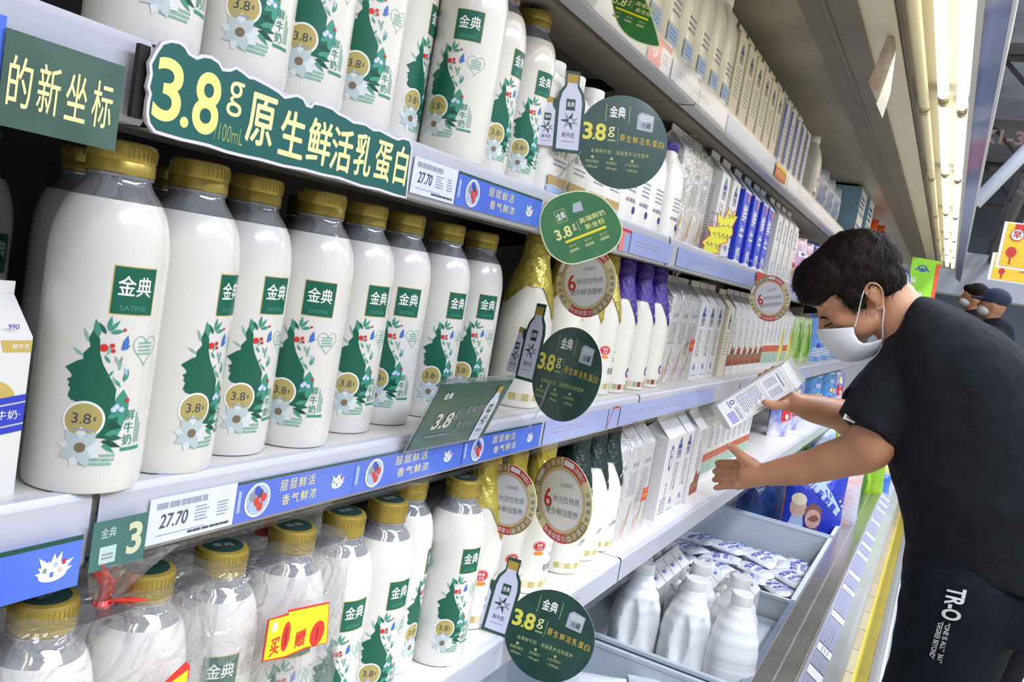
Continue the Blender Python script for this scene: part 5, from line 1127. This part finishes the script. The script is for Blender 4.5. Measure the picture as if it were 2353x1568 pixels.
# near (left) arm and hand
W_=PD(1748,1092,2.12)
limb(b,[PD(2105,830,1.93),PD(2065,920,1.92),PD(2008,1010,1.93),PD(1985,1035,1.95),PD(1920,1056,2.0),PD(1850,1076,2.05),W_],[.060,.060,.056,.053,.046,.040,.0275],SKIN,26)
def finger(P,R): limb(b,P,R,SKIN,12,k=4)
limb(b,[W_,PD(1722,1090,2.145)],[.0285,.031],SKIN,22)
K=[PD(1694,1067,2.185),PD(1691,1083,2.180),PD(1691,1099,2.172),PD(1695,1114,2.160)]
for k_,c0 in zip(K,(PD(1735,1078,2.135),PD(1735,1088,2.135),PD(1735,1097,2.13),PD(1737,1104,2.128))): limb(b,[c0,k_],[.018,.0145],SKIN,14)
for (p,t_),k_,r in zip((((1668,1065,2.214),(1649,1065,2.236)),((1664,1082,2.212),(1643,1084,2.234)),((1663,1100,2.203),(1642,1103,2.224)),((1668,1117,2.188),(1645,1122,2.205))),K,(.0108,.0108,.0105,.0098)):
    finger([k_,PD(*p),(PD(*p)+PD(*t_))/2+fwd*.004,PD(*t_)],[r+.002,r,r*.95,r*.78])
finger([PD(1733,1070,2.125),PD(1706,1050,2.135),PD(1690,1036,2.150),PD(1675,1024,2.160)],[.0165,.0135,.0108,.0080])
b.ellip(PD(1712,1062,2.140),(.018,.016,.014),SKIN)
# far (right) arm and hand holding the carton
W2=PD(1822,925,2.155)
limb(b,[PD(2120,830,2.42),PD(2050,900,2.36),PD(1965,965,2.26),PD(1935,955,2.24),PD(1880,942,2.2),W2],[.055,.052,.046,.043,.038,.026],SKIN,24)
limb(b,[W2,PD(1795,912,2.145)],[.027,.030],SKIN,20)
K2=[PD(1772,885,2.155),PD(1762,898,2.160),PD(1765,912,2.160),PD(1775,924,2.150)]
for k_ in K2: limb(b,[PD(1808,915,2.150),k_],[.017,.0125],SKIN,14)
TIP=[(1781,850),(1766,858),(1751,866),(1741,878)]
for k_,t_,r in zip(K2,TIP,(.0098,.0098,.0094,.0086)):
    e=PD(t_[0],t_[1],2.150); mid=(k_+e)/2+fwd*.030; finger([k_,mid,e+fwd*.012,e],[r+.001,r,r*.95,r*.8])
finger([PD(1800,928,2.12),PD(1783,932,2.095),PD(1770,930,2.075),PD(1758,925,2.062)],[.015,.0125,.0105,.0085])
body=fuse(b,'body',man,.0032,5)
# --- fingernails
NAIL=mat('fingernail','cf9f86',.3); m=MB()
m.ellip(PD(1674,1023,2.153),(.0045,.0045,.006),NAIL); m.build('fingernail',man)
# --- closed eyelid line and brow, laid on the skin
bb=BVHTree.FromPolygons([v.co for v in body.data.vertices],[tuple(p.vertices) for p in body.data.polygons])
def skinline(P,R,name,off=.0006):
    Q_=[]
    for px,py in P:
        r=ray(px,py).normalized(); h_=bb.ray_cast(CAM,r)
        q=h_[0] if h_[0] is not None and (h_[0]-CAM).length<2.3 else bb.find_nearest(PD(px,py,1.97))[0]
        Q_.append(q-r*off)
    m=MB(); a_,r_=smoothpath(Q_,R,4); m.tube(a_,r_,HAIR,n=8); return m.build(name,man)
skinline([(1892,751),(1897,750),(1904,747),(1912,742)],[.0008,.0018,.0018,.0009],'eyelash')
skinline([(1884,731),(1890,730),(1897,731),(1905,735)],[.0012,.0024,.0024,.0010],'eyebrow')
# --- hair: a full cap plus strands
h=MB()
h.ellip(H(-.022,.046),(.106,.090,.094),HAIR,HM,26,18); h.ellip(H(.044,.068),(.078,.082,.058),HAIR,HM,22,14); h.ellip(H(.074,.046),(.050,.070,.038),HAIR,HM,20,12); h.ellip(H(-.060,-.002),(.058,.074,.062),HAIR,HM,20,14)
for s in (1,-1):
    h.ellip(H(.022,.012,.066*s),(.030,.016,.044),HAIR,HM); h.ellip(H(.016,-.020,.070*s),(.012,.007,.022),HAIR,HM); h.ellip(H(-.050,.002,.066*s),(.036,.018,.040),HAIR,HM)
hm=fuse(h,'hair_mass',man,.005,4,disp=(.008,.02))
bv=BVHTree.FromPolygons([v.co for v in hm.data.vertices],[tuple(p.vertices) for p in hm.data.polygons]); rnd=random.Random(2); m=MB()
whorl=H(-.085,.085,.0)
polys=list(hm.data.polygons)
for i in range(4200):
    p=rnd.choice(polys); c=p.center.copy(); nrm=p.normal.copy()
    if nrm.dot(HU)<-.55: continue
    d=(c-whorl); d=(d-nrm*d.dot(nrm)); 
    if d.length<1e-4: continue
    d=(d.normalized()+Vector((rnd.uniform(-.3,.3),rnd.uniform(-.3,.3),rnd.uniform(-.3,.3)))-HU*.15); d=(d-nrm*d.dot(nrm)).normalized()
    L=rnd.uniform(.014,.030); lift=rnd.uniform(.0008,.0045); sd=d.cross(nrm)*.0006
    q=[c-nrm*.001,c+d*L*.5+nrm*lift,c+d*L+nrm*(lift*.6-.002)-HU*.003]
    o=len(m.v); m.v+=[tuple(q[0]-sd),tuple(q[0]+sd),tuple(q[1]-sd+nrm*.0003),tuple(q[1]+sd+nrm*.0003),tuple(q[2])]; k=m.mi(HAIR); m.f+=[(o,o+1,o+3,o+2),(o+2,o+3,o+4)]; m.m+=[k,k]
st=m.build('hair_strands',hm,smooth=0); st['kind']='stuff'
# --- mask
MASK=mat('mask_white','dcdde0',.7,bump=.1,bscale=200); cen=[(.121,-.036),(.126,-.066),(.121,-.100),(.108,-.134),(.078,-.150),(.045,-.156)]; edg=[(.056,-.064),(.062,-.080),(.062,-.096),(.056,-.108),(.036,-.116),(.012,-.120)]
def interp(P,t):
    x=t*(len(P)-1); i=min(int(x),len(P)-2); f=x-i; return [P[i][k]+(P[i+1][k]-P[i][k])*f for k in (0,1)]
nu,nv=24,20; vs=[]
for j in range(nv+1):
    c=interp(cen,j/nv); e=interp(edg,j/nv)
    for i in range(nu+1):
        t=(i/nu)*2-1; a=abs(t); w_=1-math.cos(a*PI/2)**1.0; s=.062*math.sin(a*PI/2)*(1 if t>0 else -1)*(1-.12*abs(j/nv-.45)); pl=.0012*math.sin(j/nv*PI*9)*(1-a)
        vs.append(H(c[0]+(e[0]-c[0])*w_+pl,c[1]+(e[1]-c[1])*w_,s))
m=MB(); m.add(vs,[(j*(nu+1)+i,j*(nu+1)+i+1,(j+1)*(nu+1)+i+1,(j+1)*(nu+1)+i) for j in range(nv) for i in range(nu)],MASK)
mk=m.build('face_mask',man,smooth=60); sd=mk.modifiers.new('thickness','SOLIDIFY'); sd.thickness=.0015; baked(mk)
for s in (1,-1): 
    MB().tube([H(.054,-.064,.064*s),H(.035,-.040,.072*s),H(.012,-.010,.078*s),H(-.004,.006,.080*s)],.0016,MASK,n=6).build('ear_loop',mk)
    MB().tube([H(.012,-.119,.060*s),H(.0,-.090,.068*s),H(-.018,-.058,.078*s),H(-.022,-.045,.080*s)],.0016,MASK,n=6).build('ear_loop',mk)
# --- t-shirt
s_=MB()
T=[sec((2074,1275),(2490,1345),.20),sec((2068,1215),(2485,1270),.20),sec((2040,1120),(2470,1150),.205),sec((2020,1040),(2450,1020),.205),sec((2022,960),(2425,925),.205),sec((2025,890),(2375,838),.205),sec((2032,830),(2310,776),.195),sec((2045,780),(2240,730),.165),sec((2058,745),(2170,700),.115),sec((2068,722),(2122,686),.078)]
loft(s_,T,SHIRT,36,2.4)
a_,r_=smoothpath([PD(2130,775,2.0),PD(2098,845,1.945),PD(2045,915,1.93),PD(1988,992,1.925)],[.085,.083,.078,.072]); s_.tube(a_,r_,SHIRT,n=30)
a_,r_=smoothpath([PD(2170,760,2.42),PD(2100,820,2.42),PD(2030,880,2.36),PD(1978,938,2.28)],[.08,.075,.066,.058]); s_.tube(a_,r_,SHIRT,n=24)
shirt=fuse(s_,'t_shirt',man,.006,10,disp=(.012,.09))
bs=BVHTree.FromPolygons([v.co for v in shirt.data.vertices],[tuple(p.vertices) for p in shirt.data.polygons])
def decal(art_pts,bvh,off=.0012,near=False):
    out=[]
    for px,py in art_pts:
        r=ray(px,py).normalized(); h_=bvh.ray_cast(CAM,r); out.append(h_[0]-r*off if h_[0] is not None else (bvh.find_nearest(PD(px,py,1.88))[0]-r*off if near else None))
    return out
# small white tag on the sleeve hem
cc=decal([(1953,962)],bs,.004,True)[0]; kk=(cc-CAM).dot(fwd)/F; U_=(rgt*25+dwn*11)*kk; V_=(rgt*5-dwn*12)*kk; f_=flat(cc-U_*.5-V_*.5,U_,V_); w_=U_.length; hh=V_.length
m=MB(); m.slab([(0,0),(w_,0),(w_,hh),(0,hh)],f_,.004,PW); lb=m.build('sleeve_tag',shirt,smooth=0); A=Art(.0003); A.lines(w_*.12,hh*.35,w_*.88,hh*.6,1,mat('print_rust','a8563c'),1,t=.9,frac=1); A.on('print',f_,lb)
# --- trousers
p_=MB()
P_=[sec((2076,1262),(2478,1335),.185),sec((2068,1320),(2470,1400),.195),sec((2062,1380),(2440,1450),.19)]
loft(p_,P_,PANTS,36,2.4)
for yy,dx in ((2.10,0),(2.31,.0)):
    top=PY(2215 if yy<2.2 else 2275,1370,yy); k1=PY(2150 if yy<2.2 else 2215,1568,yy); 
    c=[Vector((top.x,yy,top.z)),Vector((top.x-.012,yy,k1.z)),Vector((top.x-.03,yy,.47)),Vector((top.x+.0,yy,.26)),Vector((top.x+.02,yy,.09))]
    limb(p_,c,[.125,.108,.075,.066,.058],PANTS,28)
trousers=fuse(p_,'trousers',man,.007,10,disp=(.012,.10))
bt=BVHTree.FromPolygons([v.co for v in trousers.data.vertices],[tuple(p.vertices) for p in trousers.data.polygons])
WL=mat('trouser_lettering','d3d4d6',.6); m=MB()
def leg_text(body,x0,y0,x1,y1,hpx,bold):
    """lettering running down the leg from (x0,y0) to (x1,y1), hpx tall, laid on the cloth"""
    vs,fs,a0,a1,b0,b1=text_mesh(body,bold); L=math.hypot(x1-x0,y1-y0); dx,dy=(x1-x0)/L,(y1-y0)/L; ux,uy=dy*-1*-1,-dx  # up of the letters
    q=[]
    for a,bb in vs:
        t=(a-a0)/(a1-a0)*L; v=((bb-b0)/(b1-b0)-.5)*hpx; q.append((x0+dx*t+dy*v,y0+dy*t-dx*v))
    P=decal(q,bt,.005)
    good=[f for f in fs if all(P[i] is not None for i in f)]
    m.add([p if p is not None else Vector() for p in P],good,WL)
leg_text('TR-O',2200,1352,2183,1426,46,.03); leg_text('“ONE IS ALL”  361°',2179,1433,2158,1524,13,.015); leg_text('“DEGREE BEYOND”',2163,1429,2140,1514,13,.015)
m.build('lettering',trousers,smooth=0)
SHOE=mat('shoe_dark','22252b',.5)
for yy in (2.10,2.31):
    tx=PY(2215 if yy<2.2 else 2275,1370,yy).x; m=MB(); limb(m,[(tx+.07,yy,.045),(tx,yy,.05),(tx-.10,yy,.04),(tx-.17,yy,.032)],[.042,.045,.040,.030],SHOE,16); m.box((tx-.20,yy-.045,0),(tx+.11,yy+.045,.018),mat('shoe_sole','d8d8d6',.6)); m.build('shoe',man)
# --- the carton in his hand
def held():
    t=_old('none',w=.068,d=.060,hb=.192,gh=.030,fin=.012); w,hb=.068,.192; A=Art(.0003); n_=mat('print_violet_ink','6d6fa0',.5)
    A.frame(-w*.44,hb*.62,w*.42,hb*.93,.0006,n_,1).frame(-w*.44,hb*.24,w*.42,hb*.60,.0006,n_,1)
    A.lines(-w*.36,hb*.86,w*.2,hb*.90,1,n_,1).lines(-w*.36,hb*.66,-w*.05,hb*.84,7,n_,1,t=.35).lines(w*.05,hb*.66,w*.34,hb*.84,7,n_,1,t=.35)
    A.lines(-w*.40,hb*.26,w*.36,hb*.58,13,n_,1,t=.35,frac=.6)
    for i in range(14): A.rect(-w*.02+i*w*.030,hb*.045,-w*.02+i*w*.030+w*(.012+.010*((i*7)%3==0)),hb*.15,mat('print_barcode','4a5cc0'),1)
    A.ring(-w*.30,hb*.19,.0035,.0060,mat('print_navy','34478f'),1,n=16).lines(-w*.42,hb*.12,-w*.15,hb*.155,2,BLUE,1).lines(-w*.1,hb*.17,w*.4,hb*.22,2,n_,1)
    A.on('front_print',flat((0,w/2,0),(0,1,0),(0,0,1)),t); return t
hc=held(); hc['label']='white carton printed with a nutrition table, held up in the raised hand'; 
o_=PD(1647,932,2.085); Zc=(rgt*.858-dwn*.513+fwd*.08).normalized(); Xc=-fwd+rgt*.02-dwn*.10; Xc=(Xc-Zc*Xc.dot(Zc)).normalized(); Yc=Zc.cross(Xc)
hc.matrix_world=Matrix.Translation(o_)@Matrix((Xc,Yc,Zc)).transposed().to_4x4()
# ================================================================== the hall around
WALL=mat('hall_wall','a3a9b4',.8,noise_amt=.08,nscale=2); CEIL=mat('hall_ceiling','a9b0c0',.9,noise_amt=.25,nscale=1.5)
struct(MB().box((-1.1,-3,0),(-1.0,26,5.6),WALL).build('wall_left',smooth=0)); struct(MB().box((8,-3,0),(8.1,26,5.6),WALL).build('wall_right',smooth=0))
struct(MB().box((-1.1,26,0),(8.1,26.1,5.6),mat('hall_far_wall','9aa6ba',.8,noise_amt=.2,nscale=.8)).build('wall_back',smooth=0)); struct(MB().box((-1.1,-3.1,0),(8.1,-3,5.6),WALL).build('wall_near',smooth=0))
struct(MB().box((-1.1,-3,5.6),(8.1,26,5.7),CEIL).build('ceiling',smooth=0))
BEAM=mat('concrete_beam','b4b7c4',.8,noise_amt=.1,nscale=3); TR=mat('truss_dark','55514f',.7,noise_amt=.2,nscale=6); PALE=mat('duct_pale','b9bfca',.5,noise_amt=.08,nscale=3)
# concrete beam with its bay number
p0=PY(2290,200,7.0); p1=PY(2353,390,7.0)
bz0,bz1=p1.z,PY(2310,240,7.0).z
t=thing('ceiling_beam','grey concrete beam across the hall marked X1-3','beam',(2.5,7.0,bz0)); MB().box((-2.2,0,0),(5.4,.35,bz1-bz0),BEAM).build('beam_body',t,smooth=0)
A=Art(.001); q=PY(2301,315,7.0); A.text('X1-3',q.x-2.5,q.z-bz0,.10,mat('print_faded_brown','6a5048'),1,w=.29,bold=.03); A.on('bay_number',flat((0,0,0),(1,0,0),(0,0,1)),t)
def bar(m,a,b,w,mm): m.tube([a,b],w,mm,n=4)
for k,yy in enumerate((9.0,12.0,15.5,19.0)):
    t=thing('roof_truss','dark lattice roof truss across the hall, '+('nearest','second','third','farthest')[k]+' from the camera','truss',(3.5,yy,4.2),group='roof trusses')
    m=MB(); bar(m,(-4.4,0,0),(4.4,0,0),.05,TR); bar(m,(-4.4,0,.8),(4.4,0,.8),.05,TR)
    for i in range(11): bar(m,(-4.4+i*.8,0,.8*(i%2)),(-4.4+(i+1)*.8,0,.8*((i+1)%2)),.03,TR)
    m.build('lattice',t,smooth=0)
t=thing('roof_girder','dark lattice girder running away along the hall, above the yellow signs','girder'); m=MB()
a=PY(2350,440,8.5); b=PY(2222,625,24); 
for dz in (0,.35): bar(m,a+Vector((0,0,dz)),Vector((a.x+.0,24,a.z+dz-.4)),.05,TR)
for i in range(20):
    f=i/20; g=(i+1)/20; y0=a.y+(24-a.y)*f; y1=a.y+(24-a.y)*g; bar(m,(a.x,y0,a.z-.4*f+(.35 if i%2 else 0)),(a.x,y1,a.z-.4*g+(0 if i%2 else .35)),.03,TR)
m.build('lattice',t,smooth=0)
c0=PY(2240,468,8.0); c1=PY(2353,352,8.0); struct(MB().tube([c0,c1+(c1-c0)*.9],.055,PALE,n=12).build('diagonal_duct'))  # pale diagonal duct high in the hall
c0=PY(2205,655,14); c1=PY(2353,700,14); m=MB(); m.box((c0.x-.5,14,c1.z),(c1.x+4,14.6,PY(2300,590,14).z),mat('bulkhead_pale','b4bac6',.7,noise_amt=.08,nscale=2)); struct(m.build('bulkhead',smooth=0))  # pale bulkhead band across the hall
# strip lamps far away
LG=mat('far_lamp_glow','ffffff',.3,emit=5)
for k,(px,py,yy) in enumerate([(2290,665,20),(2335,690,17)]):
    c=PY(px,py,yy); t=thing('strip_lamp','far white strip lamp above the people, '+('left' if k==0 else 'right')+' one','lamp',c); MB().box((-.55,-.06,0),(.55,.06,.03),LG).build('tube',t,smooth=0); MB().box((-.6,-.08,.03),(.6,.08,.07),PALE).build('housing',t,smooth=0); MB().box((-.01,-.01,.07),(.01,.01,5.6-c.z),PALE).build('hanger_rod',t,smooth=0)
# yellow hanging signs
YS=mat('poster_yellow','f0c93a',.5); YR=mat('poster_red','cf3a3a',.5)
def poster(px0,py0,w,pxb,pyb,yy,label,top):
    a=PY(px0,py0,yy); b=PY(pxb,pyb,yy); h=a.z-b.z; a=Vector((b.x,yy,a.z)); t=thing('hanging_poster',label,'poster',(a.x,yy,b.z),group=None)
    MB().slab([(0,0),(w,0),(w,h),(0,h)],flat((0,0,0),(1,0,0),(0,0,1)),.01,PW).build('board',t,smooth=0); A=Art(.002)
    A.rect(w*.03,h*.05,w*.97,h*.97,YS,1)
    if top: A.rect(w*.10,h*.74,w*.97,h*.97,YR,2).disc(w*.13,h*.74,h*.13,PW,3).ring(w*.13,h*.74,h*.115,h*.13,YR,4).text('早',w*.13,h*.74,h*.15,YR,4,bold=.04).text('88',w*.45,h*.86,h*.14,PW,3,bold=.04)
    A.disc(w*.11,h*.36,h*.10,YR,2,ry=h*.115).rect(w*.105,h*.10,w*.12,h*.24,YR,2); A.text('艾草节',w*.48,h*.50,h*.17,PW,3,w=w*.46,bold=.09).text('艾草节',w*.48,h*.50,h*.17,YR,4,w=w*.45,bold=.03)
    A.disc(w*.42,h*.2,h*.10,mat('print_bun','e9d9c8'),2); A.on('print',flat((0,0,0),(1,0,0),(0,0,1)),t)
    m=MB(); 
    for x in (w*.2,w*.8): MB().tube([(x,-.003,h),(x,-.003,5.6-b.z)],.003,GREYP,n=5).build('hanging_wire',t)
poster(2303,508,.62,2286,614,6.0,'yellow hanging poster with red lantern and white round seal, in front',True)
poster(2284,580,.75,2268,642,7.2,'yellow hanging poster partly behind the one with the round seal',False)
# people in the distance
def far_person(px,py,Z,cap,label):
    c=PD(px,py,Z); s=1.0; t=thing('person',label,'person',(c.x,c.y,0)); o=Vector((c.x,c.y,0)); z=c.z; m=MB()
    m.ellip((0,0,z),(.095,.078,.115),SKIN,n=18,k=12); m.ellip((-.06,0,z-.06),(.045,.05,.05),SKIN); m.ellip((-.105,0,z-.02),(.016,.014,.02),SKIN); limb(m,[(0,0,z-.06),(.03,0,z-.2)],[.055,.06],SKIN,14)
    for s_ in (1,-1):
        m.ellip((.0,.078*s_,z-.015),(.015,.01,.028),SKIN)
        limb(m,[(.06,.20*s_,z-.32),(.05,.25*s_,z-.58),(-.12,.22*s_,z-.75)],[.05,.042,.03],SKIN,12)
        m.ellip((-.17,.215*s_,z-.77),(.05,.02,.035),SKIN)
        for k in range(5): limb(m,[(-.19,.215*s_-.028+.014*k,z-.77),(-.24,.215*s_-.028+.014*k,z-.79)],[.008,.007],SKIN,8,k=2)
    fuse(m,'body',t,.012,4)
    m=MB(); limb(m,[(.05,0,z-.24),(.06,0,z-.5),(.05,0,z-.85)],[.15,.17,.16],SHIRT,20,flat=1.25,up=(0,1,0))
    for s_ in (1,-1): limb(m,[(.05,.15*s_,z-.26),(.06,.235*s_,z-.42),(.04,.25*s_,z-.62)],[.08,.065,.055],SHIRT,14)
    fuse(m,'jacket',t,.02,5); m=MB()
    zz=z-.85
    for s_ in (1,-1): limb(m,[(.05,.08*s_,zz+.05),(.05,.10*s_,zz*.5),(.06,.10*s_,.05)],[.12,.075,.06],PANTS,14)
    fuse(m,'trousers',t,.02,4)
    if cap:
        m=MB(); m.ellip((.01,0,z+.05),(.112,.095,.085),mat('cap_navy','2b3550',.8)); m.ellip((-.11,0,z+.035),(.07,.07,.012),MATS['cap_navy']); fuse(m,'cap',t,.010,3); MB().lathe([(.085,z-.20),(.075,z-.13),(.068,z-.125),(.07,z-.2)],mat('collar_blue','2f49b8',.7),20,c=(.025,0),cap=False).build('collar',t)
    else:
        m=MB(); m.ellip((.02,0,z+.035),(.105,.088,.095),HAIR); m.ellip((-.04,0,z+.07),(.06,.07,.04),HAIR); fuse(m,'hair',t,.010,3)
    m=MB(); m.ellip((-.046,0,z-.055),(.064,.066,.048),MASK); m.build('face_mask',t)
    return t
pa=far_person(2238,683,7.5,False,'distant person with black hair and white mask, left of the capped one'); pb=far_person(2283,700,6.8,True,'distant person in dark jacket, navy cap and blue collar')
# green placard and blue hang tag over the far shelves
t=thing('shelf_placard','lime green placard with blue emblem and red edge behind the customer','placard'); LM=mat('placard_lime','8fd630',.4)
fr=frame(2122,640,5.0,10,0); s=5.0/1950
MB().slab([(-33*s,-45*s),(33*s,-45*s),(33*s,45*s),(-33*s,45*s)],XY,.004,LM).build('board',t,smooth=0); A=Art(.001)
A.rect(24*s,-45*s,33*s,38*s,mat('print_scarlet','e2502c'),1).ring(-6*s,22*s,8*s,11*s,BLUE,2,sy=.7).disc(-6*s,18*s,4*s,BLUE,2).ring(-6*s,16*s,14*s,17*s,BLUE,2,a0=0,a1=PI,sy=.4).text('保',-24*s,-8*s,14*s,PW,2,bold=.05).text('鲜',-24*s,-28*s,14*s,PW,2,bold=.05).text('鲜',-4*s,-38*s,12*s,PW,2,bold=.05)
A.on('print',XY,t); set_frame(t,fr)
tag(MB().tube([(0,0,-.9),(0,0,0)],.01,GREYP,n=8).build('placard_pole',loc=PD(2118,684,5.02)),'thin grey pole carrying the lime placard','pole')
t=thing('hang_tag','blue-rimmed round tag behind the customer’s neck'.replace('’',"'"),'tag'); fr=frame(2078,642,4.6,0,20); r=18*4.6/1950; n=30
MB().slab([(r*math.cos(2*PI*i/n),r*1.2*math.sin(2*PI*i/n)) for i in range(n)],XY,.003,PW).build('board',t,smooth=0); A=Art(.001).ring(0,0,r*.8,r*.98,BLUE,1,sy=1.2).frame(-r*.5,-r*.5,r*.5,r*.6,r*.08,BLUE,1).lines(-r*.4,-r*.3,r*.4,r*.4,3,INKL,1); A.on('print',XY,t); set_frame(t,fr)
# goods on the far top shelf: pale blue boxes, red bags
BXB=mat('box_pale_blue','8db7d9',.45)
for k,(px,yy,zz,h) in enumerate([(1982,4.55,Z4,.16),(1982,4.55,Z4+.161,.12),(2003,5.0,Z4,.15),(2003,5.0,Z4+.151,.15),(2003,5.0,Z4+.302,.10)]):
    p=(-.72,yy,zz); t=thing('stacked_box',('pale blue box with white side in the shorter stack, ' if k<2 else 'pale blue box in the taller stack on the far top shelf, ')+(('bottom','top')[k] if k<2 else ('bottom','middle','top')[k-2])+' one','box',p,group='pale blue boxes on the far top shelf')
    MB().box((0,0,0),(.20,.28,h),BXB).build('body',t,smooth=0); A=Art(.0005).rect(.01,.01,.27,h-.01,PW,1).lines(.03,.02,.2,h*.7,3,BLUE,2); A.on('side_print',flat((.20,0,0),(0,1,0),(0,0,1)),t)
RP=Proto(pouch(.24,.24,.11,('d8362c','e0622e'),a_red,41))
for k,(yy,z,a) in enumerate([(5.4,Z4,-.9),(5.7,Z4,-1.1),(6.0,Z4,-.8)]): RP((-.58,yy,z),0,'red and orange bag on the far end of the top shelf, '+ORD[k]+' from the camera','red bags on the top shelf',rot=(0,-.1,a))
tag(MB().box((-.9,5.15,Z4),(-.6,5.38,Z4+.30),mat('box_maroon','5a2f28',.6,noise_amt=.3,nscale=5)).build('carton_box',smooth=0),'dark maroon carton box on the far top shelf','box')
# paper cards hanging from the canopy
t=thing('hanging_card','pair of paper cards hanging from the canopy beam','card'); c=PD(2028,160,2.0); 
def quad(P,mm,nm):
    Q_=[PD(*p) for p in P]; n_=(Q_[1]-Q_[0]).cross(Q_[3]-Q_[0]).normalized()*.001; m=MB(); m.add(Q_+[q+n_ for q in Q_],[(0,1,2,3),(7,6,5,4),(0,4,5,1),(1,5,6,2),(2,6,7,3),(3,7,4,0)],mm); return m.build(nm,t,smooth=0)
quad([(2050,55,1.98),(2060,112,1.94),(2016,236,1.90),(1995,190,1.95)],mat('card_picture','cbb6a4',.6,color2='e6dfd6',nscale=30),'picture_card'); quad([(2059,116,1.94),(2046,214,1.95),(2028,272,1.93),(2014,238,1.90)],PW,'plain_card')
# white boxes on the floor at the right
BX=mat('floor_box_white','ccd6e6',.5)
a=PY(2262,1568,3.3); 
for k,(x,y,z,w,d,h) in enumerate([(.42,3.25,0,.5,.6,.38),(.50,3.95,0,.6,.5,.52),(.95,3.3,0,.5,.6,.42)]):
    t=thing('cardboard_box','white box on the floor behind the trousers, '+('nearest the camera','taller one further away','right one')[k],'box',(x,y,z)); MB().box((0,0,0),(w,d,h),BX).build('carton_body',t,smooth=0); MB().box((-.004,-.004,h-.05),(w+.004,d+.004,h+.004),PW).build('lid',t,smooth=0)
# ================================================================== light
def area(name,loc,size,energy,color='ffffff',rot=(0,0,0),sy=None):
    l=bpy.data.lights.new(name,'AREA'); l.shape='RECTANGLE'; l.size=size; l.size_y=sy or size; l.energy=energy; l.color=lin(color)[:3]
    o=bpy.data.objects.new(name,l); COL.objects.link(o); o.location=loc; o.rotation_euler=rot; return o
# canopy tubes
TUBE=mat('tube_glow','fff6dc',.3,emit=2.0); TUBEC=mat('tube_glow_cool','ffffff',.3,emit=2.3); TUBED=mat('tube_unlit','efe6bd',.3); BRASS=mat('tube_cap','c9b98f',.3,metal=.6)
def tube_thing(on):
    t=thing('fluorescent_tube','t','fluorescent tube')
    MB().tube([(0,-.56,0),(0,.56,0)],.0145,{0:TUBED,1:TUBE,2:TUBEC}[on],n=16).build('glass_tube',t)
    MB().tube([(0,-.59,0),(0,-.555,0)],.0150,BRASS,n=16).tube([(0,.555,0),(0,.59,0)],.0150,BRASS,n=16).box((-.006,-.59,.012),(.006,-.575,.028),BRASS).box((-.006,.575,.012),(.006,.59,.028),BRASS).build('end_cap',t)
    return t
TP={k:Proto(tube_thing(k)) for k in (0,1,2)}
for row,(x,z,kind,off,w) in enumerate([(-.197,2.135,0,.1,'unlit cream'),(-.146,2.14,1,0,'glowing warm white'),(-.098,2.14,2,.12,'glowing cool white')]):
    for j in range(8):
        y=.1+off+j*1.2-.4
        if y>8.8: continue
        TP[kind]((x,y,z),0,f'{w} fluorescent tube under the canopy, {ORD[j]} in its row from the camera','fluorescent tubes of the canopy')
area('canopy_lamp',(-.12,2.6,2.11),.10,9,'fff0d0',sy=9)
for k,(x,y) in enumerate(((1.6,-1.2),(1.6,2.2),(1.6,5.6),(1.6,9.5),(5,0),(5,5),(5,11),(2.5,15),(5.5,19))): area('store_lamp',(x,y,4.9),.5,175 if k<2 else 250,'eef2ff',sy=3)
for k,(x,y) in enumerate(((3,4),(3,9),(3,15))): area('ceiling_fill',(x,y,4.4),1,70,'e6ecff',rot=(PI,0,0),sy=3)  # added upward fill that lightens the hall ceiling, not real fixtures
area('shoulder_fill',(1.5,.6,2.9),.35,52,'e6edff',rot=(0,math.radians(35),0),sy=2.4)  # added unseen fill reaching under the shelves to brighten the bottle shoulders
w=bpy.data.worlds.new('store_air'); sc.world=w; w.use_nodes=True; w.node_tree.nodes['Background'].inputs[0].default_value=lin('cdd6ea'); w.node_tree.nodes['Background'].inputs[1].default_value=.5
sc.view_settings.view_transform='Standard'; sc.view_settings.look='None'; sc.view_settings.exposure=-.36; sc.view_settings.gamma=1
sc.cycles.use_adaptive_sampling=True; sc.cycles.adaptive_threshold=.04; sc.cycles.adaptive_min_samples=12; sc.cycles.max_bounces=5; sc.cycles.transparent_max_bounces=12; sc.cycles.diffuse_bounces=3; sc.cycles.glossy_bounces=2; sc.cycles.transmission_bounces=2
sc.cycles.caustics_reflective=False; sc.cycles.caustics_refractive=False; sc.cycles.sample_clamp_indirect=4
